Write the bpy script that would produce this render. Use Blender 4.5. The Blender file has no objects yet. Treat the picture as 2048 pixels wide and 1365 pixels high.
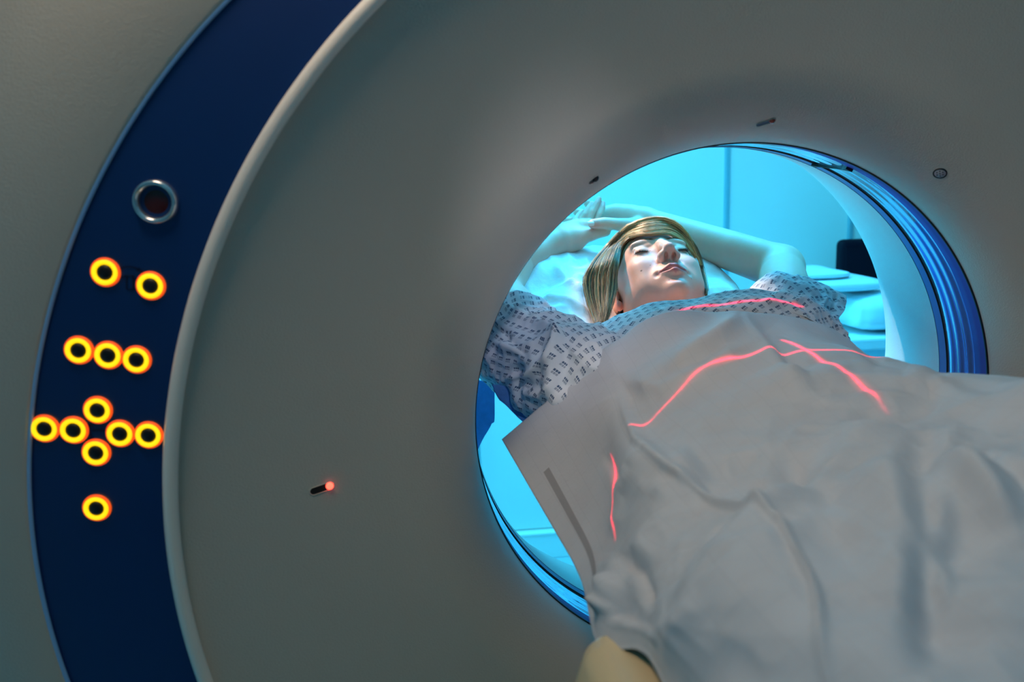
import bpy, math, random
import numpy as np
from mathutils import Vector, Matrix

random.seed(7)
rng = np.random.default_rng(11)
SC = bpy.context.scene
COL = SC.collection
W, H, FOC = 2048.0, 1365.0, 1600.0

# ------------------------------------------------------------------ camera
CP = np.array([-0.395, -0.988, 0.295])
_yaw, _pit, _rol = 0.097, -0.181, -0.032
_F = np.array([math.sin(_yaw) * math.cos(_pit), math.cos(_yaw) * math.cos(_pit), math.sin(_pit)])
_R0 = np.array([math.cos(_yaw), -math.sin(_yaw), 0.0])
_U0 = np.cross(_R0, _F)
CR = math.cos(_rol) * _R0 + math.sin(_rol) * _U0
CU = -math.sin(_rol) * _R0 + math.cos(_rol) * _U0
CF = _F
cd = bpy.data.cameras.new('camera')
cam = bpy.data.objects.new('camera', cd)
COL.objects.link(cam)
M = Matrix.Identity(4)
for i in range(3):
    M[i][0], M[i][1], M[i][2], M[i][3] = CR[i], CU[i], -CF[i], CP[i]
cam.matrix_world = M
cd.sensor_width = 36.0
cd.lens = 36.0 * FOC / W
cd.clip_start = 0.02
cd.dof.use_dof = True
cd.dof.focus_distance = 1.22
cd.dof.aperture_fstop = 4.5
SC.camera = cam

# ------------------------------------------------------------------ world, lights, exposure
SC.view_settings.view_transform = 'Standard'
SC.view_settings.look = 'None'
SC.view_settings.exposure = 0.0
SC.view_settings.gamma = 1.0
SC.view_settings.use_curve_mapping = False
wd = bpy.data.worlds.new('world')
SC.world = wd
wd.use_nodes = True
wd.node_tree.nodes['Background'].inputs[0].default_value = (0.02, 0.03, 0.035, 1)
wd.node_tree.nodes['Background'].inputs[1].default_value = 0.5


def aim(o, loc, tgt):
    o.location = loc
    o.rotation_euler = (Vector(tgt) - Vector(loc)).to_track_quat('-Z', 'Y').to_euler()


def area(name, loc, tgt, sx, sy, power, color):
    l = bpy.data.lights.new(name, 'AREA')
    l.shape = 'RECTANGLE'
    l.size, l.size_y = sx, sy
    l.energy = power
    l.color = color
    o = bpy.data.objects.new(name, l)
    COL.objects.link(o)
    aim(o, loc, tgt)
    return o


def spot(name, loc, tgt, power, color, angle, radius, blend=0.2):
    l = bpy.data.lights.new(name, 'SPOT')
    l.energy = power
    l.color = color
    l.spot_size = angle
    l.spot_blend = blend
    l.shadow_soft_size = radius
    o = bpy.data.objects.new(name, l)
    COL.objects.link(o)
    aim(o, loc, tgt)
    return o


CYAN = (0.22, 0.80, 0.88)
BLUE = (0.02, 0.42, 1.0)
area('rear_ceiling_light', (0.1, 1.05, 1.52), (0.1, 1.15, 0.0), 2.6, 0.8, 9, CYAN)
area('rear_near_fill', (0.1, 0.60, 1.30), (0.05, 0.40, 0.0), 1.4, 0.25, 8, (0.03, 0.75, 1.0))  # added fill that brightens arms and sleeve inside the bore
area('rear_high_fill', (0.30, 0.98, 1.35), (0.0, -0.02, -0.2), 0.9, 0.3, 34, (0.03, 0.50, 1.0))  # unseen light added to make the bore lip glow blue
area('rear_side_fill', (-1.20, 1.70, 0.45), (0.3, 0.15, 0.0), 0.6, 0.9, 40, (0.06, 0.70, 1.0))  # added cyan fill for the right flare, kept out of view
spot('examination_lamp', (-0.47, 1.06, 1.18), (-0.05, 0.28, 0.18), 125, (1.0, 0.60, 0.40), math.radians(12), 0.02, 0.4)
spot('flare_patch_spot', (0.10, 0.95, 1.45), (0.40, 0.27, -0.06), 130, (1.0, 0.92, 0.76), math.radians(5), 0.012, 0.3)  # added spot that makes the white patch on the rear flare
spot('front_sleeve_spot', (-0.15, -1.25, 1.05), (-0.25, 0.14, 0.07), 20, (0.88, 0.86, 1.0), math.radians(11), 0.05, 0.5)  # added narrow spot that lifts only the left sleeve and pillow front
area('front_ceiling_light', (-0.66, -0.56, 1.10), (-0.20, -0.22, 0.45), 0.35, 0.25, 2.5, (1.0, 0.74, 0.52)).data.spread = math.radians(130)
area('front_low_fill', (-2.2, -1.5, -0.6), (-0.6, -0.2, -0.3), 0.8, 0.8, 0.8, (0.30, 0.85, 1.0))  # added fill standing in for cyan bounce from below left


# ------------------------------------------------------------------ helpers
def proj(P):
    P = np.asarray(P, float)
    d = P - CP
    z = d @ CF
    return np.stack([W / 2 + FOC * (d @ CR) / z, H / 2 - FOC * (d @ CU) / z], -1)


def at(px, py, y):
    d = CF + (px - W / 2) / FOC * CR - (py - H / 2) / FOC * CU
    return CP + d * (y - CP[1]) / d[1]


def mesh_obj(name, V, F, mats, parent=None, smooth=True, mi=None, uv=None, col=None):
    me = bpy.data.meshes.new(name)
    V = np.asarray(V, np.float32)
    if isinstance(F, np.ndarray):
        nf, k = F.shape
        me.vertices.add(len(V))
        me.vertices.foreach_set('co', V.ravel())
        me.loops.add(nf * k)
        me.loops.foreach_set('vertex_index', F.astype(np.int32).ravel())
        me.polygons.add(nf)
        me.polygons.foreach_set('loop_start', np.arange(0, nf * k, k, dtype=np.int32))
        me.polygons.foreach_set('loop_total', np.full(nf, k, np.int32))
        me.update(calc_edges=True)
    else:
        me.from_pydata([tuple(map(float, v)) for v in V], [], [tuple(int(i) for i in f) for f in F])
        me.update()
    if not isinstance(mats, (list, tuple)):
        mats = [mats]
    for m in mats:
        me.materials.append(m)
    n = len(me.polygons)
    if mi is not None:
        me.polygons.foreach_set('material_index', np.asarray(mi, np.int32))
    me.polygons.foreach_set('use_smooth', np.full(n, bool(smooth)))
    if uv is not None:
        l = me.uv_layers.new(name='UVMap')
        idx = np.zeros(len(me.loops), np.int32)
        me.loops.foreach_get('vertex_index', idx)
        l.data.foreach_set('uv', np.asarray(uv, np.float32)[idx].ravel())
    if col is not None:
        a = me.color_attributes.new('tint', 'FLOAT_COLOR', 'POINT')
        c = np.ones((len(V), 4), np.float32)
        c[:, :3] = col
        a.data.foreach_set('color', c.ravel())
    me.validate()
    o = bpy.data.objects.new(name, me)
    COL.objects.link(o)
    if parent is not None:
        o.parent = parent
    return o


def empty(name, loc=(0, 0, 0)):
    o = bpy.data.objects.new(name, None)
    COL.objects.link(o)
    o.location = loc
    o.empty_display_size = 0.05
    return o


def thing(o, label, cat, group=None):
    o['label'] = label
    o['category'] = cat
    if group:
        o['group'] = group
    return o


def struct(o):
    o['kind'] = 'structure'
    return o


def child(o, par):
    o.parent = par
    o.matrix_parent_inverse = Matrix.Translation(-Vector(par.location))
    return o


def grid_faces(nu, nv, closed_u=False, closed_v=False):
    iu = np.arange(nu if closed_u else nu - 1)
    iv = np.arange(nv if closed_v else nv - 1)
    a, b = np.meshgrid(iu, iv, indexing='ij')
    a2, b2 = (a + 1) % nu, (b + 1) % nv
    return np.stack([a * nv + b, a2 * nv + b, a2 * nv + b2, a * nv + b2], -1).reshape(-1, 4)


def cr_basis(t):
    return np.stack([-.5 * t + t * t - .5 * t ** 3, 1 - 2.5 * t * t + 1.5 * t ** 3, .5 * t + 2 * t * t - 1.5 * t ** 3, -.5 * t * t + .5 * t ** 3], -1)


def cr_weights(n, m):
    s = np.linspace(0, n - 1, m)
    i = np.minimum(s.astype(int), n - 2)
    b = cr_basis(s - i)
    Wt = np.zeros((m, n + 2))
    for k in range(4):
        Wt[np.arange(m), i + k] += b[:, k]
    Wn = Wt[:, 1:-1].copy()
    Wn[:, 0] += 2 * Wt[:, 0]
    Wn[:, 1] -= Wt[:, 0]
    Wn[:, -1] += 2 * Wt[:, -1]
    Wn[:, -2] -= Wt[:, -1]
    return Wn


def cr_surface(C, nu, nv):
    C = np.asarray(C, float)
    return np.einsum('ia,jb,abk->ijk', cr_weights(C.shape[0], nu), cr_weights(C.shape[1], nv), C)


def cr_curve(C, n):
    return cr_weights(len(C), n) @ np.asarray(C, float)


def surf_normals(S):
    du = np.gradient(S, axis=0)
    dv = np.gradient(S, axis=1)
    n = np.cross(du, dv)
    return n / (np.linalg.norm(n, axis=-1, keepdims=True) + 1e-12)


def surf_uv(S):
    du = np.linalg.norm(np.diff(S, axis=0), axis=-1)
    dv = np.linalg.norm(np.diff(S, axis=1), axis=-1)
    u = np.concatenate([np.zeros((1, S.shape[1])), np.cumsum(du, 0)], 0)
    v = np.concatenate([np.zeros((S.shape[0], 1)), np.cumsum(dv, 1)], 1)
    u = u.mean(1, keepdims=True) * 0.5 + u * 0.5
    v = v.mean(0, keepdims=True) * 0.5 + v * 0.5
    return np.stack([u, v], -1)


def vnoise(P, scale, seed=0):
    """cheap smooth value noise on N x 3 points"""
    r = np.random.default_rng(seed)
    T = r.random((32, 32, 32)) * 2 - 1
    Q = np.asarray(P) / scale + 100.37
    i = np.floor(Q).astype(int)
    f = Q - i
    f = f * f * (3 - 2 * f)
    i = i % 32
    j = (i + 1) % 32
    out = 0
    for a in (0, 1):
        for b in (0, 1):
            for c in (0, 1):
                w = (f[..., 0] if a else 1 - f[..., 0]) * (f[..., 1] if b else 1 - f[..., 1]) * (f[..., 2] if c else 1 - f[..., 2])
                out = out + w * T[(j if a else i)[..., 0], (j if b else i)[..., 1], (j if c else i)[..., 2]]
    return out


def tube(path, rad, seg=10, closed=False):
    P = np.asarray(path, float)
    n = len(P)
    rad = np.full(n, rad) if np.isscalar(rad) else np.asarray(rad)
    T = (np.roll(P, -1, 0) - np.roll(P, 1, 0)) if closed else np.gradient(P, axis=0)
    T /= np.linalg.norm(T, axis=1, keepdims=True) + 1e-12
    ref = np.array([0.31, 0.22, 0.93])
    A = np.cross(T, ref)
    A /= np.linalg.norm(A, axis=1, keepdims=True) + 1e-12
    B = np.cross(T, A)
    th = np.arange(seg) * 2 * math.pi / seg
    V = P[:, None] + rad[:, None, None] * (np.cos(th)[None, :, None] * A[:, None] + np.sin(th)[None, :, None] * B[:, None])
    F = grid_faces(n, seg, closed, True)
    V = V.reshape(-1, 3)
    if not closed:
        F = [tuple(f) for f in F] + [tuple(range(seg))[::-1], tuple((n - 1) * seg + k for k in range(seg))]
    return V, F


class MB:
    def __init__(s):
        s.V, s.F, s.I, s.n = [], [], [], 0

    def add(s, V, F, mi=0):
        V = np.asarray(V, float)
        s.V.append(V)
        for f in F:
            s.F.append(tuple(int(i) + s.n for i in f))
            s.I.append(mi)
        s.n += len(V)
        return s

    def box(s, c, d, R=None, mi=0):
        c, d = np.array(c, float), np.array(d, float) / 2
        V = np.array([[x, y, z] for x in (-1, 1) for y in (-1, 1) for z in (-1, 1)]) * d
        if R is not None:
            V = V @ np.asarray(R).T
        return s.add(V + c, [(0, 1, 3, 2), (4, 6, 7, 5), (0, 4, 5, 1), (2, 3, 7, 6), (0, 2, 6, 4), (1, 5, 7, 3)], mi)

    def build(s, name, mats, parent=None, smooth=False, bevel=0, seg=2):
        o = mesh_obj(name, np.concatenate(s.V), s.F, mats, parent, smooth, s.I)
        if bevel:
            m = o.modifiers.new('bevel', 'BEVEL')
            m.width, m.segments, m.limit_method = bevel, seg, 'ANGLE'
            m.angle_limit = 0.6
        return o


def lathe(prof, n=64, c=(0, 0, 0), X=(1, 0, 0), Y=(0, 0, 1), N=(0, -1, 0)):
    """profile of (radius, height) spun about axis N at c"""
    c, X, Y, N = [np.array(a, float) for a in (c, X, Y, N)]
    th = np.arange(n) * 2 * math.pi / n
    ring = np.cos(th)[:, None] * X + np.sin(th)[:, None] * Y
    V = np.stack([c + r * ring + h * N for r, h in prof], 0)
    return V.reshape(-1, 3), grid_faces(len(prof), n, False, True)


# ------------------------------------------------------------------ materials
def mat(name, color, rough=0.5, metal=0.0, spec=0.5, coat=0.0, noise=0.0, nscale=60, bump=0.0, bscale=300, emit=None, estr=0, sub=0, attr=False, trans=0, sheen=0):
    m = bpy.data.materials.new(name)
    m.use_nodes = True
    nt = m.node_tree
    b = nt.nodes['Principled BSDF']
    b.inputs['Base Color'].default_value = (*color, 1)
    b.inputs['Roughness'].default_value = rough
    b.inputs['Metallic'].default_value = metal
    b.inputs['Specular IOR Level'].default_value = spec
    b.inputs['Coat Weight'].default_value = coat
    b.inputs['Sheen Weight'].default_value = sheen
    b.inputs['Transmission Weight'].default_value = trans
    if sub:
        b.inputs['Subsurface Weight'].default_value = sub
        b.inputs['Subsurface Radius'].default_value = (0.010, 0.004, 0.002)
        b.inputs['Subsurface Scale'].default_value = 0.6
    if emit:
        b.inputs['Emission Color'].default_value = (*emit, 1)
        b.inputs['Emission Strength'].default_value = estr
    tc = nt.nodes.new('ShaderNodeTexCoord')
    src = None
    if attr:
        a = nt.nodes.new('ShaderNodeVertexColor')
        a.layer_name = 'tint'
        src = a.outputs['Color']
        nt.links.new(src, b.inputs['Base Color'])
    if noise:
        n = nt.nodes.new('ShaderNodeTexNoise')
        n.inputs['Scale'].default_value = nscale
        n.inputs['Detail'].default_value = 4
        nt.links.new(tc.outputs['Object'], n.inputs['Vector'])
        mr = nt.nodes.new('ShaderNodeMapRange')
        mr.inputs[3].default_value = 1 - noise
        mr.inputs[4].default_value = 1 + noise
        nt.links.new(n.outputs[0], mr.inputs[0])
        mx = nt.nodes.new('ShaderNodeVectorMath')
        mx.operation = 'SCALE'
        if src is not None:
            nt.links.new(src, mx.inputs[0])
        else:
            mx.inputs[0].default_value = color
        nt.links.new(mr.outputs[0], mx.inputs['Scale'])
        nt.links.new(mx.outputs[0], b.inputs['Base Color'])
    if bump:
        n = nt.nodes.new('ShaderNodeTexNoise')
        n.inputs['Scale'].default_value = bscale
        n.inputs['Detail'].default_value = 3
        nt.links.new(tc.outputs['Object'], n.inputs['Vector'])
        bp = nt.nodes.new('ShaderNodeBump')
        bp.inputs['Strength'].default_value = bump
        bp.inputs['Distance'].default_value = 0.002
        nt.links.new(n.outputs[0], bp.inputs['Height'])
        nt.links.new(bp.outputs[0], b.inputs['Normal'])
    return m


m_cover = mat('cover_plastic', (0.60, 0.57, 0.50), 0.45, noise=0.04, nscale=6, bump=0.25, bscale=500)
m_navy = mat('navy_panel', (0.003, 0.028, 0.145), 0.35, coat=0.1, noise=0.1, nscale=5)
m_trim = mat('trim_cream_highlight', (0.95, 0.90, 0.82), 0.3, coat=0.5)  # highlight of the rolled cover edge, put into the colour
m_trimb = mat('trim_blue_highlight', (0.30, 0.60, 1.0), 0.25, coat=0.5)  # bluish glint on the plate bevel, painted as base colour
m_black = mat('black_rubber', (0.004, 0.004, 0.008), 0.5, noise=0.2, nscale=100)
m_band = mat('bore_band_navy', (0.05, 0.06, 0.42), 0.6, noise=0.05, nscale=10)
m_band2 = mat('bore_band_blue', (0.12, 0.28, 0.72), 0.4, noise=0.05, nscale=10)
m_mylar = mat('mylar_window', (0.45, 0.70, 0.95), 0.05, metal=0.8, spec=0.9, noise=0.05, nscale=8)
m_rear = mat('rear_cover_white', (0.78, 0.82, 0.84), 0.4, noise=0.03, nscale=20, bump=0.3, bscale=700)
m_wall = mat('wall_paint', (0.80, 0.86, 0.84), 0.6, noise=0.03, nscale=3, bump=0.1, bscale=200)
m_wall2 = mat('wall_low_bounce', (0.30, 0.31, 0.31), 0.6, noise=0.03, nscale=3)  # unseen walls, darkened to cut cyan bounce onto the gantry front
m_seam = mat('wall_seam', (0.20, 0.42, 0.50), 0.5, noise=0.05, nscale=20)
m_floor = mat('vinyl_floor', (0.45, 0.60, 0.68), 0.3, noise=0.12, nscale=30)
m_ceil = mat('ceiling_paint', (0.75, 0.78, 0.78), 0.8, noise=0.03, nscale=8)
m_glow_y = mat('button_glow_yellow', (1, 0.7, 0.05), 0.5, emit=(1.0, 0.62, 0.0), estr=1.3, noise=0.02)
m_glow_r = mat('button_glow_red', (1, 0.1, 0.02), 0.5, emit=(0.95, 0.09, 0.008), estr=0.95, noise=0.02)
m_cap = mat('button_cap_black', (0.006, 0.004, 0.004), 0.45, noise=0.3, nscale=300)
m_icon = mat('icon_ink', (0.001, 0.006, 0.05), 0.5, noise=0.1)
m_chrome = mat('bezel_metal', (0.75, 0.76, 0.78), 0.18, metal=0.9, noise=0.02)
m_lens = mat('dark_red_lens', (0.06, 0.002, 0.001), 0.2, coat=0.3, noise=0.3, nscale=200)
m_laser = mat('laser_diode', (1, 0.1, 0.05), 0.4, emit=(1, 0.05, 0.03), estr=6, noise=0.02)
m_skin = mat('skin', (0.8, 0.5, 0.4), 0.42, spec=0.4, attr=True, sub=0.25, noise=0.05, nscale=90, bump=0.12, bscale=900)
m_nail = mat('nail', (0.85, 0.66, 0.60), 0.2, coat=0.4, noise=0.02)
m_hair = mat('hair', (0.4, 0.25, 0.12), 0.38, attr=True, spec=0.6, noise=0.1, nscale=200)
m_lash = mat('eyelash', (0.02, 0.008, 0.005), 0.5, noise=0.1)
m_pillow = mat('pillow_paper', (0.86, 0.87, 0.90), 0.7, noise=0.03, nscale=30, bump=0.35, bscale=120)
m_bluecloth = mat('blue_cloth', (0.10, 0.30, 0.72), 0.8, noise=0.25, nscale=60, bump=0.5, bscale=200)
m_pad = mat('table_pad_blue', (0.04, 0.16, 0.5), 0.5, noise=0.08, nscale=30)
m_beige = mat('table_shell_beige', (0.85, 0.68, 0.40), 0.3, coat=0.2, noise=0.04, nscale=12)
m_cradle = mat('cradle_grey', (0.4, 0.42, 0.45), 0.4, noise=0.04)
m_linen = mat('linen_white', (0.75, 0.84, 0.90), 0.8, noise=0.04, nscale=30, bump=0.4, bscale=90)
m_counter = mat('counter_laminate', (0.50, 0.80, 0.92), 0.4, noise=0.04)
m_screen = mat('monitor_black', (0.003, 0.002, 0.010), 0.6, spec=0.15, noise=0.2, nscale=30)
m_metal = mat('pole_metal', (0.5, 0.6, 0.65), 0.3, metal=0.6, noise=0.05)


def gown_mat(name, base, ink, pitch, rot, stag=0.5):
    m = bpy.data.materials.new(name)
    m.use_nodes = True
    nt = m.node_tree
    N, L = nt.nodes, nt.links
    b = N['Principled BSDF']
    b.inputs['Roughness'].default_value = 0.8
    b.inputs['Sheen Weight'].default_value = 0.1
    uv = N.new('ShaderNodeUVMap')
    uv.uv_map = 'UVMap'
    mp = N.new('ShaderNodeMapping')
    mp.inputs['Scale'].default_value = (1 / pitch, 1 / pitch, 1)
    mp.inputs['Rotation'].default_value = (0, 0, rot)
    L.new(uv.outputs[0], mp.inputs[0])
    sp = N.new('ShaderNodeSeparateXYZ')
    L.new(mp.outputs[0], sp.inputs[0])

    def mth(op, a, bb=None, c=None):
        n = N.new('ShaderNodeMath')
        n.operation = op
        for i, v in enumerate((a, bb, c)):
            if v is None:
                continue
            if isinstance(v, (int, float)):
                n.inputs[i].default_value = v
            else:
                L.new(v, n.inputs[i])
        return n.outputs[0]

    # rows are staggered by half a pitch
    row = mth('FLOOR', sp.outputs[1])
    sh = mth('MULTIPLY', mth('MODULO', row, 2.0), stag)
    fx = mth('SUBTRACT', mth('FRACT', mth('ADD', sp.outputs[0], sh)), 0.5)
    fy = mth('SUBTRACT', mth('FRACT', sp.outputs[1]), 0.5)
    ax, ay = mth('ABSOLUTE', fx), mth('ABSOLUTE', fy)
    inside = mth('MULTIPLY', mth('LESS_THAN', ax, 0.25), mth('LESS_THAN', ay, 0.25))
    gap = mth('GREATER_THAN', ay, 0.035)
    hole = mth('GREATER_THAN', mth('ABSOLUTE', mth('SUBTRACT', ax, 0.09)), 0.018)
    half = mth('MULTIPLY_ADD', mth('GREATER_THAN', fy, 0.0), -0.4, 0.95)
    k = mth('MULTIPLY', mth('MULTIPLY', mth('MULTIPLY', inside, gap), hole), half)
    mx = N.new('ShaderNodeMix')
    mx.data_type = 'RGBA'
    mx.inputs[6].default_value = (*base, 1)
    mx.inputs[7].default_value = (*ink, 1)
    L.new(k, mx.inputs[0])
    L.new(mx.outputs[2], b.inputs['Base Color'])
    n = N.new('ShaderNodeTexNoise')
    n.inputs['Scale'].default_value = 900
    tc = N.new('ShaderNodeTexCoord')
    L.new(tc.outputs['Object'], n.inputs['Vector'])
    bp = N.new('ShaderNodeBump')
    bp.inputs['Strength'].default_value = 0.2
    bp.inputs['Distance'].default_value = 0.001
    L.new(n.outputs[0], bp.inputs['Height'])
    L.new(bp.outputs[0], b.inputs['Normal'])
    return m


m_gown = gown_mat('gown_cotton', (0.86, 0.89, 0.92), (0.02, 0.08, 0.18), 0.0130, 0.12, 0.0)
m_gown2 = gown_mat('gown_cotton_bias', (0.86, 0.89, 0.92), (0.02, 0.08, 0.18), 0.0142, 0.785)


def drape_mat():
    m = bpy.data.materials.new('drape_nonwoven')
    m.use_nodes = True
    nt = m.node_tree
    N, L = nt.nodes, nt.links
    b = N['Principled BSDF']
    b.inputs['Roughness'].default_value = 0.62
    b.inputs['Sheen Weight'].default_value = 0.2
    uv = N.new('ShaderNodeUVMap')
    uv.uv_map = 'UVMap'
    br = N.new('ShaderNodeTexBrick')
    br.inputs['Scale'].default_value = 1.0
    br.inputs['Brick Width'].default_value = 0.030
    br.inputs['Row Height'].default_value = 0.019
    br.inputs['Mortar Size'].default_value = 0.0004
    br.inputs['Mortar Smooth'].default_value = 0.3
    br.offset = 0.5
    br.inputs['Color1'].default_value = (0.66, 0.68, 0.72, 1)
    br.inputs['Color2'].default_value = (0.67, 0.69, 0.73, 1)
    br.inputs['Mortar'].default_value = (0.62, 0.64, 0.68, 1)
    L.new(uv.outputs[0], br.inputs['Vector'])
    tc = N.new('ShaderNodeTexCoord')
    n = N.new('ShaderNodeTexNoise')
    n.inputs['Scale'].default_value = 22
    n.inputs['Detail'].default_value = 6
    L.new(tc.outputs['Object'], n.inputs['Vector'])
    mr = N.new('ShaderNodeMapRange')
    mr.inputs[3].default_value = 0.93
    mr.inputs[4].default_value = 1.08
    L.new(n.outputs[0], mr.inputs[0])
    vm = N.new('ShaderNodeVectorMath')
    vm.operation = 'SCALE'
    L.new(br.outputs[0], vm.inputs[0])
    L.new(mr.outputs[0], vm.inputs['Scale'])
    L.new(vm.outputs[0], b.inputs['Base Color'])
    n2 = N.new('ShaderNodeTexNoise')
    n2.inputs['Scale'].default_value = 260
    n2.inputs['Detail'].default_value = 3
    L.new(tc.outputs['Object'], n2.inputs['Vector'])
    ma = N.new('ShaderNodeMath')
    ma.operation = 'MULTIPLY_ADD'
    L.new(br.outputs[1], ma.inputs[0])
    ma.inputs[1].default_value = -0.8
    L.new(n2.outputs[0], ma.inputs[2])
    bp = N.new('ShaderNodeBump')
    bp.inputs['Strength'].default_value = 0.25
    bp.inputs['Distance'].default_value = 0.001
    L.new(ma.outputs[0], bp.inputs['Height'])
    L.new(bp.outputs[0], b.inputs['Normal'])
    return m


m_drape = drape_mat()
m_hem = mat('drape_hem', (0.40, 0.40, 0.42), 0.7, noise=0.05, nscale=60)

# ------------------------------------------------------------------ room
FZ, CZ = -1.06, 1.62
X0, X1, Y0, Y1 = -2.6, 2.9, -2.6, 1.85


def plain(name, c, d, m):
    return struct(MB().box(c, d).build(name, m))


plain('floor', ((X0 + X1) / 2, (Y0 + Y1) / 2, FZ - 0.05), (X1 - X0, Y1 - Y0, 0.1), m_floor)
plain('ceiling', ((X0 + X1) / 2, (Y0 + Y1) / 2, CZ + 0.05), (X1 - X0, Y1 - Y0, 0.1), m_ceil)
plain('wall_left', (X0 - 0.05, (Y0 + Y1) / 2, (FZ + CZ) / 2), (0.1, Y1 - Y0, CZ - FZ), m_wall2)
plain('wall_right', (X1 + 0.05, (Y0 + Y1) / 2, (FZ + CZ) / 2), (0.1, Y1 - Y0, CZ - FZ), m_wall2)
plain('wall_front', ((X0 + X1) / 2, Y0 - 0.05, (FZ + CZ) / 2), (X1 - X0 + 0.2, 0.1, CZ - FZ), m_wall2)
wb = plain('wall_back', ((X0 + X1) / 2, Y1 + 0.05, (FZ + CZ) / 2), (X1 - X0 + 0.2, 0.1, CZ - FZ), m_wall)
seams = [-2.12, -1.19, -0.26, 0.67, 1.14, 2.07]
ed = [X0] + seams + [X1]
for a, b_ in zip(ed[:-1], ed[1:]):
    o = MB().box(((a + b_) / 2, Y1 - 0.006, (FZ + CZ) / 2 + 0.05), (b_ - a - 0.016, 0.012, CZ - FZ - 0.12)).build('wall_panel', m_wall, bevel=0.002)
    child(o, wb)
for i, s in enumerate(seams):
    struct(MB().box((s, Y1 - 0.0125, (FZ + CZ) / 2 + 0.055), (0.017, 0.025, CZ - FZ - 0.11)).build('trim_%d' % (i + 1), m_seam, bevel=0.003))
struct(MB().box(((X0 + X1) / 2, Y1 - 0.02, FZ + 0.053), (X1 - X0, 0.04, 0.106)).box(((X0 + X1) / 2, Y1 - 0.023, FZ + 0.101), (X1 - X0, 0.046, 0.008)).build('baseboard_back', m_wall, bevel=0.003))

# ------------------------------------------------------------------ CT scanner
scanner = empty('ct_scanner', (0, 0.1, FZ))
thing(scanner, 'large grey scanner gantry with navy control arc, lit buttons and glowing blue bore', 'medical scanner')


def S(o):
    return child(o, scanner)


FY = -0.20                       # plane of the control arc
CI, RI = np.array([0.0314, -0.0447]), 0.7036      # inner circle of the arc
CO, RO = np.array([-0.1026, -0.0445]), 0.6970     # outer circle of the arc
CC = np.array([-0.035, -0.0446])
NT = 256
TH = np.arange(NT) * 2 * math.pi / NT


def polar_r(c, r, th):
    d = np.stack([np.cos(th), np.sin(th)], -1)
    o = CC - c
    b = d @ o
    return -b + np.sqrt(b * b - (o @ o - r * r))


def ringpts(rad, y, th=TH):
    return np.stack([CC[0] + rad * np.cos(th), np.full_like(th, y), CC[1] + rad * np.sin(th)], -1)


rI, rO = polar_r(CI, RI, TH), polar_r(CO, RO, TH)


# funnel: from the bore edge, round lip, then a shallow cone out to the arc
def funnel_profile(n=60):
    pts = [(0.350, 0.0, 0.0)]
    for k in range(1, 19):
        a = k / 18 * math.radians(70)
        R = 0.115
        pts.append((0.350 + R * (1 - math.cos(a)), -R * math.sin(a), 0.0))
    r1, y1, _ = pts[-1]
    for k in range(1, n):
        t = k / (n - 1)
        rr = r1 + (RI - r1) * t
        yy = y1 + (FY - y1) * (t * 0.80 + 0.20 * t * t)
        pts.append((rr, yy, t))
    return pts


FP = funnel_profile()


def funnel_pt(i, th):
    r, y, s = FP[i]
    return np.stack([CI[0] * s + r * np.cos(th), np.full_like(th, y), CI[1] * s + r * np.sin(th)], -1)


FV = np.stack([funnel_pt(i, TH) for i in range(len(FP))])
S(mesh_obj('front_cover', FV.reshape(-1, 3), grid_faces(len(FP), NT, False, True), m_cover))
FN = surf_normals(np.stack([funnel_pt(i, np.linspace(-1, 2 * math.pi, 900)) for i in range(len(FP))]))
FT = np.stack([funnel_pt(i, np.linspace(-1, 2 * math.pi, 900)) for i in range(len(FP))])
FPX = proj(FT)


def on_funnel(px, py):
    d = ((FPX - (px, py)) ** 2).sum(-1)
    j = np.unravel_index(d.argmin(), d.shape)
    n = FN[j]
    c = FT[j]
    if n @ (CP - c) < 0:
        n = -n
    # exact: intersect the view ray with the tangent plane
    dr = CF + (px - W / 2) / FOC * CR - (py - H / 2) / FOC * CU
    t = ((c - CP) @ n) / (dr @ n)
    return CP + dr * t, n


# rolled edge between funnel and navy arc, and the raised outer edge of the arc
th2 = np.arange(400) * 2 * math.pi / 400
eI = ringpts(polar_r(CI, RI - 0.006, th2), FY - 0.003, th2)
V, F = tube(eI, 0.0075, 14, True)
S(mesh_obj('edge_trim', V, F, m_trim))['label'] = 'rolled edge along the inner side of the navy arc, cream highlight put into its colour'

# navy arc panel
mk = rO > rI + 0.0005
idx = np.where(mk)[0]
k0 = [i for i in idx if not mk[i - 1]][0]
seq = [(k0 + j) % NT for j in range(len(idx))]
thp = np.unwrap(TH[seq])
thp = np.linspace(thp[0], thp[-1], 240)
ri_, ro_ = polar_r(CI, RI, thp), polar_r(CO, RO, thp)
PV = []
for t in np.linspace(0, 1, 12):
    PV.append(ringpts(ri_ * (1 - t) + ro_ * t, FY + 0.0, thp))
PV = np.array(PV)
top = PV.reshape(-1, 3)
bot = top + (0, 0.01, 0)
Fg = grid_faces(12, 240)
panel = MB().add(top, Fg).add(bot, Fg[:, ::-1])
n_ = 240
for a, b_ in ((0, 1), (11, 11)):
    r0 = [(0 if a == 0 else 11) * n_ + k for k in range(n_)]
    panel.F += [(r0[k], r0[k + 1], r0[k + 1] + 12 * n_, r0[k] + 12 * n_) for k in range(n_ - 1)]
    panel.I += [0] * (n_ - 1)
S(panel.build('control_panel', m_navy, smooth=False))
V, F = tube(ringpts(polar_r(CO, RO, thp), FY - 0.002, thp), 0.0027, 8)
o = S(mesh_obj('edge_trim', V, F, m_trimb))
o['label'] = 'thin edge along the outer side of the navy arc, pale blue highlight put into its colour'

# outer front plate out to a rounded rectangle, side and back
rM = np.maximum(rI, rO)


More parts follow.
